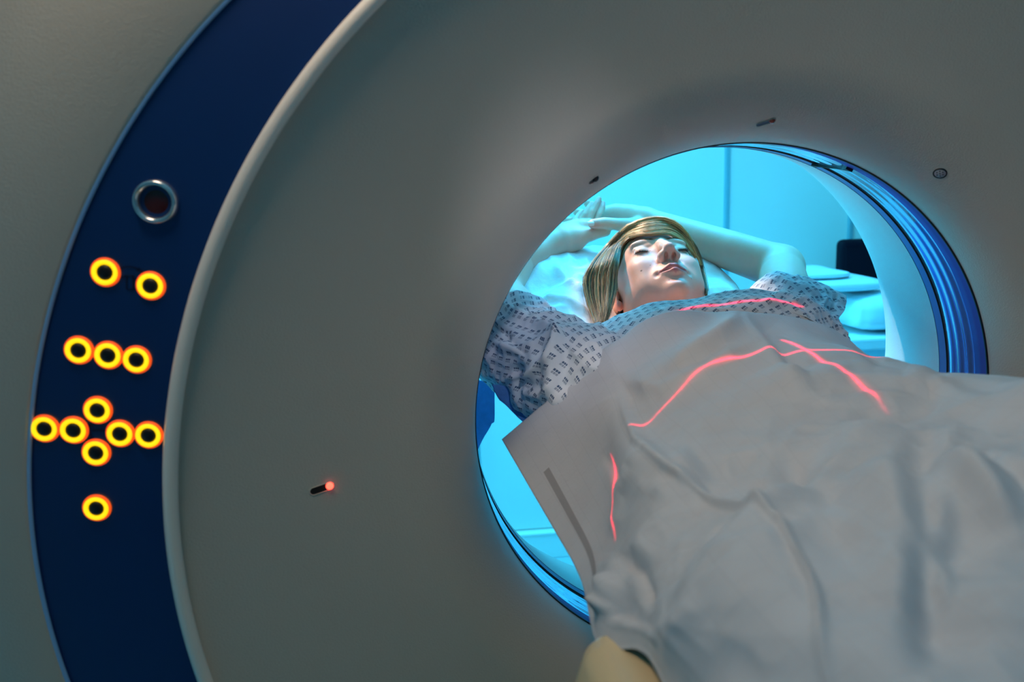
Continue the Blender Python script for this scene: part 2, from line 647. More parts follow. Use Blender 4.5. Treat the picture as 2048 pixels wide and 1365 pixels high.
def super_r(th, a, b, e):
    return (np.abs(np.cos(th) / a) ** e + np.abs(np.sin(th) / b) ** e) ** (-1 / e)


rB = super_r(TH, 1.10, 0.985, 5.0)
cy = []
cy.append(ringpts(rM, FY + 0.006))
cy.append(ringpts(rM, FY - 0.004))
cy.append(ringpts(rM + 0.003, FY - 0.007))
for t in (0.2, 0.5, 0.8, 0.94):
    cy.append(ringpts(rM + 0.003 + (rB - rM - 0.003) * t, FY - 0.007 + 0.03 * t ** 3))
for a in np.linspace(0, math.pi / 2, 7)[1:]:
    cy.append(ringpts(rB - 0.06 + 0.06 * math.sin(a), FY + 0.06 - 0.06 * math.cos(a) + 0.016))
cy.append(ringpts(rB, 0.18))
for a in np.linspace(0, math.pi / 2, 7)[1:]:
    cy.append(ringpts(rB - 0.06 + 0.06 * math.cos(a), 0.27 + 0.06 * math.sin(a)))
S(mesh_obj('outer_cover', np.array(cy).reshape(-1, 3), grid_faces(len(cy), NT, False, True), m_cover))
# rear cover: throat then flare to the back plate
rc = [(0.350, 0.107), (0.351, 0.115)]
for t in np.linspace(0.05, 1, 22):
    rc.append((0.351 + 0.049 * t ** 1.35, 0.115 + 0.215 * t))
for a in np.linspace(0, math.pi / 2, 6)[1:]:
    rc.append((0.400 + 0.015 * (1 - math.cos(a)), 0.33 + 0.015 * math.sin(a)))
RV = [np.stack([r * np.cos(TH), np.full(NT, y), r * np.sin(TH)], -1) for r, y in rc]
RV.append(ringpts(rB - 0.3, 0.342))
RV.append(ringpts(rB - 0.06, 0.335))
S(mesh_obj('rear_cover', np.array(RV).reshape(-1, 3), grid_faces(len(RV), NT, False, True), m_rear))
# bore rings
AX = dict(X=(1, 0, 0), Y=(0, 0, 1), N=(0, 1, 0))


def bore_ring(name, prof, m, label=None):
    V, F = lathe(prof, 192, **AX)
    o = S(mesh_obj(name, V, F, m))
    if label:
        o['label'] = label
    return o


bore_ring('bore_seal', [(0.3505, -0.002), (0.3485, -0.001), (0.3485, 0.0015), (0.352, 0.003), (0.356, 0.003)], m_black, 'thin black seal around the bore edge')
bore_ring('bore_band', [(0.351, 0.003), (0.3512, 0.015), (0.351, 0.028), (0.354, 0.0285)], m_band, 'dark navy band inside the bore')
prof = []
for k, y in enumerate(np.linspace(0.0285, 0.089, 25)):
    prof.append((0.3518 + 0.0004 * math.sin(k * 0.9) - 0.0012 * math.sin(math.pi * k / 24), y))
bore_ring('bore_window', prof, m_mylar, 'glossy see-through scan window ring mirroring the gown')
bore_ring('bore_seal', [(0.352, 0.0887), (0.3502, 0.0893), (0.3502, 0.0900), (0.352, 0.0906)], m_black, 'thin dark joint behind the scan window')
bore_ring('bore_band', [(0.3512, 0.0903), (0.3505, 0.1), (0.3505, 0.1072)], m_band2, 'blue band behind the scan window')
# small black clip where the window film joins
a0 = math.radians(65.5)
MBc = MB()
for k, (dy, w_) in enumerate(((0.0295, 0.010), (0.045, 0.0035), (0.06, 0.003), (0.075, 0.004), (0.09, 0.011))):
    pass
cl = []
for y, w_ in ((0.029, 0.010), (0.040, 0.003), (0.055, 0.0010), (0.070, 0.0012), (0.082, 0.003), (0.092, 0.007)):
    for sgn in (-1, 1):
        a = a0 + sgn * w_ / 0.35 / 2 + (y - 0.06) * 0.9
        for r in (0.3475, 0.3515):
            cl.append((r * math.cos(a), y, r * math.sin(a)))
cf = []
for k in range(5):
    b0 = k * 4
    cf += [(b0, b0 + 4, b0 + 6, b0 + 2), (b0 + 1, b0 + 3, b0 + 7, b0 + 5), (b0, b0 + 1, b0 + 5, b0 + 4), (b0 + 2, b0 + 6, b0 + 7, b0 + 3)]
cf += [(0, 2, 3, 1), (20, 21, 23, 22)]
S(mesh_obj('window_clip', cl, cf, m_black, smooth=False))

# control buttons
btn = [(210, 545, 'uppermost'), (301, 572, ''), (157, 701, ''), (216, 711, ''), (273, 720, ''), (195, 821, ''), (89, 858, ''), (147, 861, ''), (240, 868, ''), (297, 871, ''), (192, 906, ''), (193, 1017, '')]
proto = None
for px, py, _l in btn:
    c = at(px, py, FY - 0.002)
    if proto is None:
        b0 = empty('control_button', tuple(c))
        V, F = lathe([(0.0075, -0.002), (0.0075, 0.0012), (0.0085, 0.0022), (0.0105, 0.0024), (0.0118, 0.0014)], 40)
        V2, F2 = lathe([(0.0118, 0.0014), (0.0130, 0.0008), (0.0138, -0.0010)], 40)
        mb = MB().add(V, F, 0).add(V2, F2, 1)
        g = mb.build('glow_ring', [m_glow_y, m_glow_r], b0, smooth=True)
        V, F = lathe([(0.0001, 0.0034), (0.004, 0.0032), (0.0062, 0.0022), (0.0074, 0.0008), (0.0074, -0.002)], 40)
        k_ = mesh_obj('button_cap', V, F, m_cap, b0)
        kids = [g, k_]
        proto = b0
        ob = b0
    else:
        ob = proto.copy()
        COL.objects.link(ob)
        for q in kids:
            d = q.copy()
            COL.objects.link(d)
            d.parent = ob
        ob.location = tuple(c)
    ob.parent = scanner
    ob.matrix_parent_inverse = Matrix.Translation(-Vector(scanner.location))

# status window with metal bezel
c = at(312, 404, FY - 0.001)
sw = empty('status_window', tuple(c))
V, F = lathe([(0.0205, -0.002), (0.0205, 0.003), (0.0190, 0.0065), (0.0172, 0.007), (0.0150, 0.0045), (0.0143, 0.0), (0.0143, -0.003)], 56)
mesh_obj('bezel', V, F, m_chrome, sw)
V, F = lathe([(0.0001, 0.0002), (0.0090, -0.0004), (0.0145, -0.002)], 48)
mesh_obj('lens', V, F, m_lens, sw)['label'] = 'dark red lens'
child(sw, scanner)

# printed icons (flat ink on the arc)


def icon(px, py, shapes, rot=0.0):
    c = at(px, py, FY - 0.0006)
    mb = MB()
    for kind, *a in shapes:
        if kind == 'box':
            x, z, w_, h_, r_ = a
            R_ = np.array([[math.cos(r_), 0, -math.sin(r_)], [0, 1, 0], [math.sin(r_), 0, math.cos(r_)]])
            mb.box(c + np.array((x, 0, z)), (w_, 0.0008, h_), R_)
        elif kind == 'arc':
            r, a1, a2, w_, zc = a
            t = np.linspace(a1, a2, 14)
            V = np.concatenate([c + np.stack([rr * np.cos(t), np.full(14, -0.0004), zc + rr * np.sin(t)], -1) for rr in (r, r + w_)])
            mb.add(V, grid_faces(2, 14))
        elif kind == 'tri':
            x, z, s_, d_ = a
            t = np.array([0, 2.4, -2.4]) + d_
            mb.add(c + np.stack([x + s_ * np.cos(t), np.full(3, -0.0004), z + s_ * np.sin(t)], -1), [(0, 1, 2)])
    return S(mb.build('printed_icon', m_icon))


icon(258, 552, [('arc', 0.014, math.radians(50), math.radians(125), 0.0015, -0.006), ('tri', -0.0095, 0.0058, 0.0035, math.radians(215)), ('tri', 0.0105, 0.0045, 0.0035, math.radians(-40)),
                ('box', -0.003, -0.006, 0.0012, 0.013, -0.12), ('box', 0.003, -0.0065, 0.0012, 0.013, -0.12), ('box', 0.0, 0.0, 0.007, 0.0014, 0), ('box', 0.001, -0.013, 0.007, 0.0014, 0),
                ('box', 0.009, -0.0035, 0.012, 0.0018, -0.1), ('box', -0.008, -0.001, 0.008, 0.0015, 0.1)])
icon(192, 862, [('box', -0.006, -0.001, 0.0018, 0.014, 0.0), ('box', 0.004, 0.0, 0.014, 0.0018, -0.08), ('box', -0.006, 0.006, 0.007, 0.0015, 0), ('box', -0.006, -0.0085, 0.007, 0.0015, 0)])


# apertures on the funnel
def frame(n, xh):
    n = n / np.linalg.norm(n)
    x = xh - n * (xh @ n)
    x /= np.linalg.norm(x)
    return x, np.cross(n, x), n


def slot(name, p1, p2, hw, lens_m, label=None, rec=None):
    """elongated hole from p1 to p2 with the laser optic at p2"""
    a, n = on_funnel(*p1)
    b_, _n = on_funnel(*p2)
    x, y, n = frame(n, b_ - a)
    Ln = np.linalg.norm((b_ - a) - n * ((b_ - a) @ n))
    root = empty(name, tuple(a))
    out = []
    for k in range(32):
        t = 2 * math.pi * k / 32
        cx = (Ln if math.cos(t) > 0 else 0) + hw * math.cos(t)
        out.append((cx, hw * math.sin(t)))
    out = np.array(out)
    V = []
    for s_, h_ in ((1.12, 0.0004), (1.0, 0.0009), (0.93, 0.0002)):
        cen = np.array([Ln / 2, 0])
        q = (out - cen) * np.array([1 + (s_ - 1) * 0.5, s_]) + cen
        V.append(q[:, :1] * x + q[:, 1:] * y + h_ * n)
    nr = len(V)
    V = np.concatenate(V)
    F = [tuple(f) for f in grid_faces(nr, 32, False, True)]
    mb = MB().add(V, F, 1)
    mb.add(V[-32:], [tuple(range(32))], 0)
    o = mb.build('slot_recess', [rec or m_black, m_cover], root)
    c = x * Ln * 0.97
    Vl, Fl = lathe([(0.0001, 0.0035), (hw * 0.55, 0.0032), (hw * 0.95, 0.0015), (hw * 1.0, -0.001)], 24, c, x, y, n)
    l_ = mesh_obj('laser_lens', Vl, Fl, lens_m, root)
    child(root, scanner)
    if label:
        root['label'] = label
    return b_ + n * 0.008, root


m_recess = mat('recess_blue_grey', (0.06, 0.12, 0.2), 0.5, noise=0.1)
m_lens2 = mat('laser_lens_off', (0.30, 0.03, 0.005), 0.25, coat=0.5, noise=0.2)
LL, _ = slot('laser_aperture', (627, 983), (660, 972), 0.0042, m_laser, label='dark slot with a glowing red laser, left of the bore')
LTp, _ = slot('laser_aperture', (1518, 249), (1545, 241), 0.0036, m_lens2, label='slot with an amber lens above the bore', rec=m_recess)
LS, _ = slot('laser_aperture', (1183, 363), (1191, 357), 0.0042, m_black, label='small dark slot at the upper left of the bore')
# speaker grille
c, n = on_funnel(1880, 347)
x, y, n = frame(n, np.array([1.0, 0, 0]))
sg = empty('speaker_grille', tuple(c))
V, F = lathe([(0.0078, -0.001), (0.0078, 0.0006), (0.0066, 0.0008), (0.0062, -0.0006)], 32, (0, 0, 0), x, y, n)
mesh_obj('grille_rim', V, F, m_black, sg)
V, F = lathe([(0.0001, 0.0006), (0.0062, 0.0006), (0.0066, 0.0)], 32, (0, 0, 0), x, y, n)
mesh_obj('grille_plate', V, F, m_cradle, sg)
mb = MB()
for k in range(7):
    a = k * math.pi / 3
    rr = 0.0036 if k < 6 else 0
    V, F = lathe([(0.0001, 0.0009), (0.0007, 0.0009), (0.0009, 0.0005)], 10, rr * math.cos(a) * x + rr * math.sin(a) * y, x, y, n)
    mb.add(V, F)
mb.build('grille_holes', m_black, sg)
child(sg, scanner)


# positioning lasers: point lamps whose fan is a thin plane of light
def laser(name, loc, planes, power):
    l = bpy.data.lights.new(name, 'POINT')
    l.energy = power
    l.color = (1, 1, 1)
    l.shadow_soft_size = 0.0008
    l.use_nodes = True
    nt = l.node_tree
    N, L = nt.nodes, nt.links
    em = [q for q in N if q.type == 'EMISSION'][0]
    g = N.new('ShaderNodeNewGeometry')
    tot = None

    def dot(v):
        q = N.new('ShaderNodeVectorMath')
        q.operation = 'DOT_PRODUCT'
        L.new(g.outputs['Incoming'], q.inputs[0])
        q.inputs[1].default_value = tuple(v)
        return q.outputs['Value']

    def mth(op, a, b=None, c=None):
        q = N.new('ShaderNodeMath')
        q.operation = op
        for i, v in enumerate((a, b, c)):
            if v is None:
                continue
            if isinstance(v, (int, float)):
                q.inputs[i].default_value = v
            else:
                L.new(v, q.inputs[i])
        return q.outputs[0]

    core = halo = None
    for nrm, w_, a_, b__ in planes:
        nrm = np.array(nrm, float)
        nrm /= np.linalg.norm(nrm)
        d = mth('DIVIDE', dot(nrm), w_)
        d2 = mth('MULTIPLY', d, d)
        c_ = mth('POWER', 2.718, mth('MULTIPLY', d2, -1.0))
        h_ = mth('POWER', 2.718, mth('MULTIPLY', d2, -0.09))
        lo_ = np.array(loc, float)
        da, db = np.array(a_) - lo_, np.array(b__) - lo_
        da, db = da / np.linalg.norm(da), db / np.linalg.norm(db)
        mid = da + db
        mid /= np.linalg.norm(mid)
        # the lens spreads the fan only between the two end rays
        cs = dot(mid)
        lim = mth('MULTIPLY', mth('SUBTRACT', cs, float(mid @ da)), 60.0)
        lq = N.new('ShaderNodeClamp')
        L.new(lim, lq.inputs[0])
        c_ = mth('MULTIPLY', c_, lq.outputs[0])
        h_ = mth('MULTIPLY', h_, lq.outputs[0])
        core = c_ if core is None else mth('ADD', core, c_)
        halo = h_ if halo is None else mth('ADD', halo, h_)
    cc = N.new('ShaderNodeCombineColor')
    L.new(mth('MULTIPLY_ADD', core, 1.0, mth('MULTIPLY', halo, 0.16)), cc.inputs[0])
    L.new(mth('MULTIPLY', core, 0.008), cc.inputs[1])
    L.new(mth('MULTIPLY', core, 0.055), cc.inputs[2])
    L.new(cc.outputs[0], em.inputs['Color'])
    em.inputs['Strength'].default_value = 1.0
    o = bpy.data.objects.new(name, l)
    COL.objects.link(o)
    o.location = tuple(loc)
    return o


def plane_through(o, a, b_):
    return np.cross(np.array(a) - o, np.array(b_) - o)


# ------------------------------------------------------------------ patient table
table = empty('patient_table', (0, -0.9, FZ))
thing(table, 'beige scanner couch with grey cradle running into the bore under the patient', 'scanner table')
th_ = np.linspace(-1, 1, 25)
sec_t = np.stack([0.215 * th_, -0.135 + 0.05 * th_ ** 2], -1)
ys = np.linspace(-1.9, 0.62, 30)
V = []
for y in ys:
    for (x, z) in sec_t:
        V.append((x, y, z))
    for (x, z) in sec_t[::-1]:
        V.append((x, y, z - 0.022))
F = [tuple(f) for f in grid_faces(30, 50, False, True)] + [tuple(range(50)), tuple(29 * 50 + k for k in range(50))[::-1]]
child(mesh_obj('cradle', V, F, m_cradle, smooth=False), table)
# mattress pad
V = []
for y in np.linspace(-1.85, 0.60, 30):
    for t in np.linspace(0, 2 * math.pi, 40, endpoint=False):
        cx, sx = math.cos(t), math.sin(t)
        x = 0.21 * np.sign(cx) * abs(cx) ** 0.45
        z = 0.020 * np.sign(sx) * abs(sx) ** 0.7
        V.append((x, y, -0.112 + 0.05 * (x / 0.215) ** 2 + z))
F = [tuple(f) for f in grid_faces(30, 40, False, True)] + [tuple(range(40)), tuple(29 * 40 + k for k in range(40))[::-1]]
child(mesh_obj('mattress_pad', V, F, m_pad), table)
# moulded side shell: chamfered block
prof = [(-0.276, -0.056), (-0.290, -0.066), (-0.312, -0.14), (-0.318, -0.22), (-0.27, -0.40), (-0.24, -0.62), (-0.24, -1.06)]
V, n_p = [], None
for (y, sx, dz) in ((-0.390, 0.92, -0.012), (-0.400, 0.985, -0.002), (-0.420, 1.0, 0.0), (-1.9, 1.0, 0.0)):
    pr_ = [(x * sx, max(z + dz, FZ + 0.001)) for x, z in prof]
    pr_ = pr_ + [(-x, z) for x, z in pr_[::-1]]
    n_p = len(pr_)
    V += [(x, y, z) for x, z in pr_]
F = [tuple(f) for f in grid_faces(4, n_p, False, True)] + [tuple(range(n_p)), tuple(3 * n_p + k for k in range(n_p))[::-1]]
o = child(mesh_obj('base_shell', V, F, m_beige, smooth=False), table)
bv = o.modifiers.new('bevel', 'BEVEL')
bv.width, bv.segments, bv.limit_method, bv.angle_limit = 0.006, 3, 'ANGLE', 0.25
# tiny plug on the shell
c = np.array((-0.245, -0.52, -0.0715))

# ------------------------------------------------------------------ drape
ROWS = [
    (0.012, [(-.313, -.021), (-.259, .021), (-.206, .059), (-.156, .103), (-.116, .129), (-.068, .139), (-.002, .130), (.052, .123), (.114, .101), (.178, .063), (.227, .046), (.262, -.01), (.285, -.10)]),
    (-.08, [(-.291, -.052), (-.244, -.011), (-.203, .033), (-.162, .072), (-.122, .101), (-.074, .118), (-.021, .120), (.036, .108), (.093, .092), (.152, .073), (.205, .060), (.255, -.00), (.285, -.10)]),
    (-.16, [(-.273, -.075), (-.235, -.033), (-.202, .010), (-.174, .050), (-.126, .079), (-.076, .096), (-.022, .106), (.030, .102), (.086, .094), (.139, .084), (.185, .072), (.245, .01), (.285, -.10)]),
    (-.24, [(-.265, -.079), (-.234, -.041), (-.208, -.001), (-.178, .040), (-.126, .062), (-.075, .078), (-.023, .088), (.027, .090), (.078, .095), (.123, .098), (.170, .088), (.235, .03), (.28, -.09)]),
    (-.32, [(-.268, -.072), (-.245, -.039), (-.217, -.001), (-.180, .042), (-.131, .063), (-.076, .078), (-.024, .091), (.023, .101), (.066, .109), (.110, .113), (.160, .102), (.225, .04), (.275, -.08)]),
    (-.40, [(-.274, -.070), (-.252, -.024), (-.220, .008), (-.179, .045), (-.127, .066), (-.073, .082), (-.025, .094), (.020, .106), (.064, .117), (.110, .120), (.160, .106), (.225, .04), (.275, -.08)]),
    (-.445, [(-.254, -.048), (-.232, -.004), (-.205, .019), (-.172, .048), (-.123, .066), (-.070, .081), (-.021, .094), (.023, .106), (.066, .116), (.111, .119), (.160, .105), (.225, .04), (.275, -.08)]),
    (-.48, [(-.248, -.044), (-.232, -.000), (-.210, .027), (-.168, .050), (-.120, .066), (-.068, .080), (-.018, .094), (.025, .106), (.068, .116), (.112, .118), (.160, .104), (.225, .04), (.275, -.08)]),
    (-.56, [(-.250, -.044), (-.230, .000), (-.205, .040), (-.168, .054), (-.122, .066), (-.073, .078), (-.025, .088), (.020, .098), (.067, .106), (.112, .108), (.160, .095), (.225, .035), (.275, -.08)]),
    (-.66, [(-.248, -.046), (-.226, .000), (-.190, .036), (-.160, .044), (-.120, .052), (-.074, .060), (-.024, .068), (.024, .076), (.070, .082), (.115, .084), (.160, .075), (.225, .02), (.275, -.08)]),
    (-.80, [(-.245, -.035), (-.215, .000), (-.180, .018), (-.150, .026), (-.115, .032), (-.074, .038), (-.024, .044), (.024, .050), (.070, .056), (.115, .058), (.160, .05), (.225, .0), (.275, -.09)]),
    (-1.1, [(-.235, -.05), (-.205, -.03), (-.180, -.01), (-.150, .002), (-.115, .01), (-.074, .016), (-.024, .02), (.024, .02), (.070, .02), (.115, .02), (.160, .01), (.225, -.03), (.275, -.1)]),
]
C = np.array([[(x, y, z) for x, z in r] for y, r in ROWS])
# the head-side edge is cut slightly oblique
NU, NV = 420, 340
DS = cr_surface(C, NU, NV)
DN = surf_normals(DS)
if DN[NU // 3, NV // 2, 2] < 0:
    DN = -DN
DP = proj(DS)


def seg_field(P, pts):
    """distance and position along a pixel polyline"""
    best = np.full(P.shape[:-1], 1e9)
    sd = np.zeros(P.shape[:-1])
    tt = np.zeros(P.shape[:-1])
    pts = np.array(pts, float)
    for k in range(len(pts) - 1):
        a, b_ = pts[k], pts[k + 1]
        ab = b_ - a
        t = np.clip(((P - a) @ ab) / (ab @ ab), 0, 1)
        q = P - (a + t[..., None] * ab)
        d = np.hypot(q[..., 0], q[..., 1])
        s = np.sign(ab[0] * q[..., 1] - ab[1] * q[..., 0])
        m_ = d < best
        best = np.where(m_, d, best)
        sd = np.where(m_, d * s, sd)
        tt = np.where(m_, (k + t) / (len(pts) - 1), tt)
    return best, sd, tt


disp = np.zeros((NU, NV))
# (polyline, width px, height m, kind) ; kind r=ridge, s=step (one side raised)
FOLDS = [
    ([(1235, 760), (1262, 830), (1300, 900), (1365, 965), (1450, 1010), (1530, 1045), (1590, 1110), (1630, 1200), (1665, 1330), (1690, 1450)], 8, 0.0026, 'r'),
    ([(1235, 760), (1262, 830), (1300, 900), (1365, 965)], 26, 0.0040, 's'),
    ([(1490, 632), (1540, 700), (1580, 770), (1640, 815)], 9, 0.0022, 's'),
    ([(1475, 640), (1400, 680), (1300, 740), (1245, 765)], 22, -0.0035, 's'),
    ([(1480, 640), (1420, 700), (1340, 760)], 16, 0.0022, 'r'),
    ([(1246, 765), (1330, 790), (1420, 760), (1520, 690)], 14, 0.0018, 'r'),
    ([(1245, 1105), (1330, 1010), (1400, 925), (1500, 880), (1620, 845), (1760, 815), (1900, 790), (2048, 775)], 34, -0.0060, 's'),
    ([(1790, 830), (1700, 900), (1600, 1000), (1480, 1130), (1370, 1230)], 30, 0.0040, 'r'),
    ([(1820, 830), (1815, 950), (1850, 1100), (1830, 1250), (1850, 1400)], 28, 0.0045, 's'),
    ([(1560, 900), (1600, 980), (1720, 1040)], 30, -0.0025, 'r'),
    ([(1920, 830), (1880, 930), (1960, 1020), (2060, 1100)], 24, 0.0035, 'r'),
    ([(1960, 900), (2010, 980), (2080, 1040)], 20, -0.003, 'r'),
    ([(1900, 1010), (1870, 1130), (1900, 1240)], 26, 0.0030, 'r'),
    ([(1248, 1110), (1240, 1180), (1215, 1250)], 12, 0.0045, 's'),
    ([(1248, 1110), (1290, 1150), (1320, 1230)], 16, -0.0030, 'r'),
    ([(1180, 1150), (1195, 1205), (1230, 1230)], 10, 0.0035, 'r'),
    ([(1215, 1240), (1290, 1262), (1355, 1292)], 10, 0.0020, 'r'),
    ([(1230, 1080), (1260, 1000), (1300, 960)], 18, 0.0030, 'r'),
    ([(1215, 905), (1250, 960), (1290, 985)], 14, -0.0020, 'r'),
    ([(1400, 930), (1380, 990), (1330, 1020)], 16, 0.0025, 'r'),
    ([(1640, 1080), (1500, 1180), (1400, 1290)], 24, 0.0022, 'r'),
    ([(1860, 745), (1900, 765), (2048, 800)], 14, -0.0020, 'r'),
    ([(1700, 690), (1760, 760), (1850, 775)], 20, -0.0020, 'r'),
    ([(1900, 760), (1800, 830), (1700, 850)], 22, -0.0030, 'r'),
]
for pts, w_, h_, kd in FOLDS:
    d, sd, tt = seg_field(DP, pts)
    endf = np.clip(np.minimum(tt, 1 - tt) * 5, 0, 1)
    if kd == 'r':
        disp += h_ * np.exp(-(d / w_) ** 2) * endf
    else:
        disp += h_ * endf * np.where(np.abs(sd) < 9 * w_, np.tanh(sd / w_) * np.exp(-(d / (4.0 * w_)) ** 2), 0)
fl = DS.reshape(-1, 3)
duv0 = surf_uv(DS)
crum = 1 - 2 * np.abs(vnoise(fl * (1, 0.7, 1), 0.045, 3)).reshape(NU, NV)
crum2 = (1 - 2 * np.abs(vnoise(fl @ np.array([[.8, .6, 0], [-.6, .8, 0], [0, 0, 1]]), 0.022, 5))).reshape(NU, NV)
near = np.clip((-0.18 - DS[..., 1]) / 0.15, 0.15, 1)
disp = disp * 3.1
rc_ = np.random.default_rng(5)
warp = vnoise(fl, 0.16, 12) * 0.35
for k in range(7):
    an = rc_.uniform(0, math.pi)
    Lk = rc_.uniform(0.09, 0.20)
    q = (duv0.reshape(-1, 2) @ np.array([math.cos(an), math.sin(an)])) / Lk + rc_.random() + warp
    tri = np.abs(q - np.floor(q) - 0.5) * 2
    msk = np.clip(vnoise(fl, 0.15, 40 + k) * 2.2, 0, 1)
    disp += (0.013 * Lk / 0.15 * tri * msk).reshape(NU, NV) * near
disp += 0.0036 * crum * near + 0.0016 * crum2 * near + 0.0030 * vnoise(fl, 0.11, 8).reshape(NU, NV) * near
uu = np.linspace(0, 1, NU)[:, None]
disp *= np.clip(np.linspace(0, 1, NV)[None] / np.where(uu < .42, .24, .07), .10, 1)
vv = np.linspace(0, 1, NV)[None]
disp *= 1 - .75 * np.clip((vv - .66) / .1, 0, 1) * np.clip((.5 - uu) / .12, 0, 1)
disp += .004 * np.exp(-(uu / .05) ** 2)
DS2 = DS + DN * disp[..., None]
duv = surf_uv(DS)
drape = mesh_obj('paper_drape', DS2.reshape(-1, 3), grid_faces(NU, NV), m_drape, uv=duv.reshape(-1, 2))
thing(drape, 'large crumpled grey-white disposable sheet covering the patient from chest down', 'medical drape')
so = drape.modifiers.new('thick', 'SOLIDIFY')
so.thickness = 0.0008
so.offset = -1
# hems along the left side
for off, wd_, m_, lab in ((16, 5, m_hem, 'darker stitched hem strip along the left edge'),):
    hv = np.stack([DS2[:, off - 5 + k] + DN[:, off - 5 + k] * 0.0006 for k in range(wd_)], 1)
    hv = hv[int(NU * .09):int(NU * .44)]
    o = mesh_obj('hem', hv.reshape(-1, 3), grid_faces(hv.shape[0], hv.shape[1]), m_, drape)
    o['label'] = lab

# ------------------------------------------------------------------ SDF tools for the body


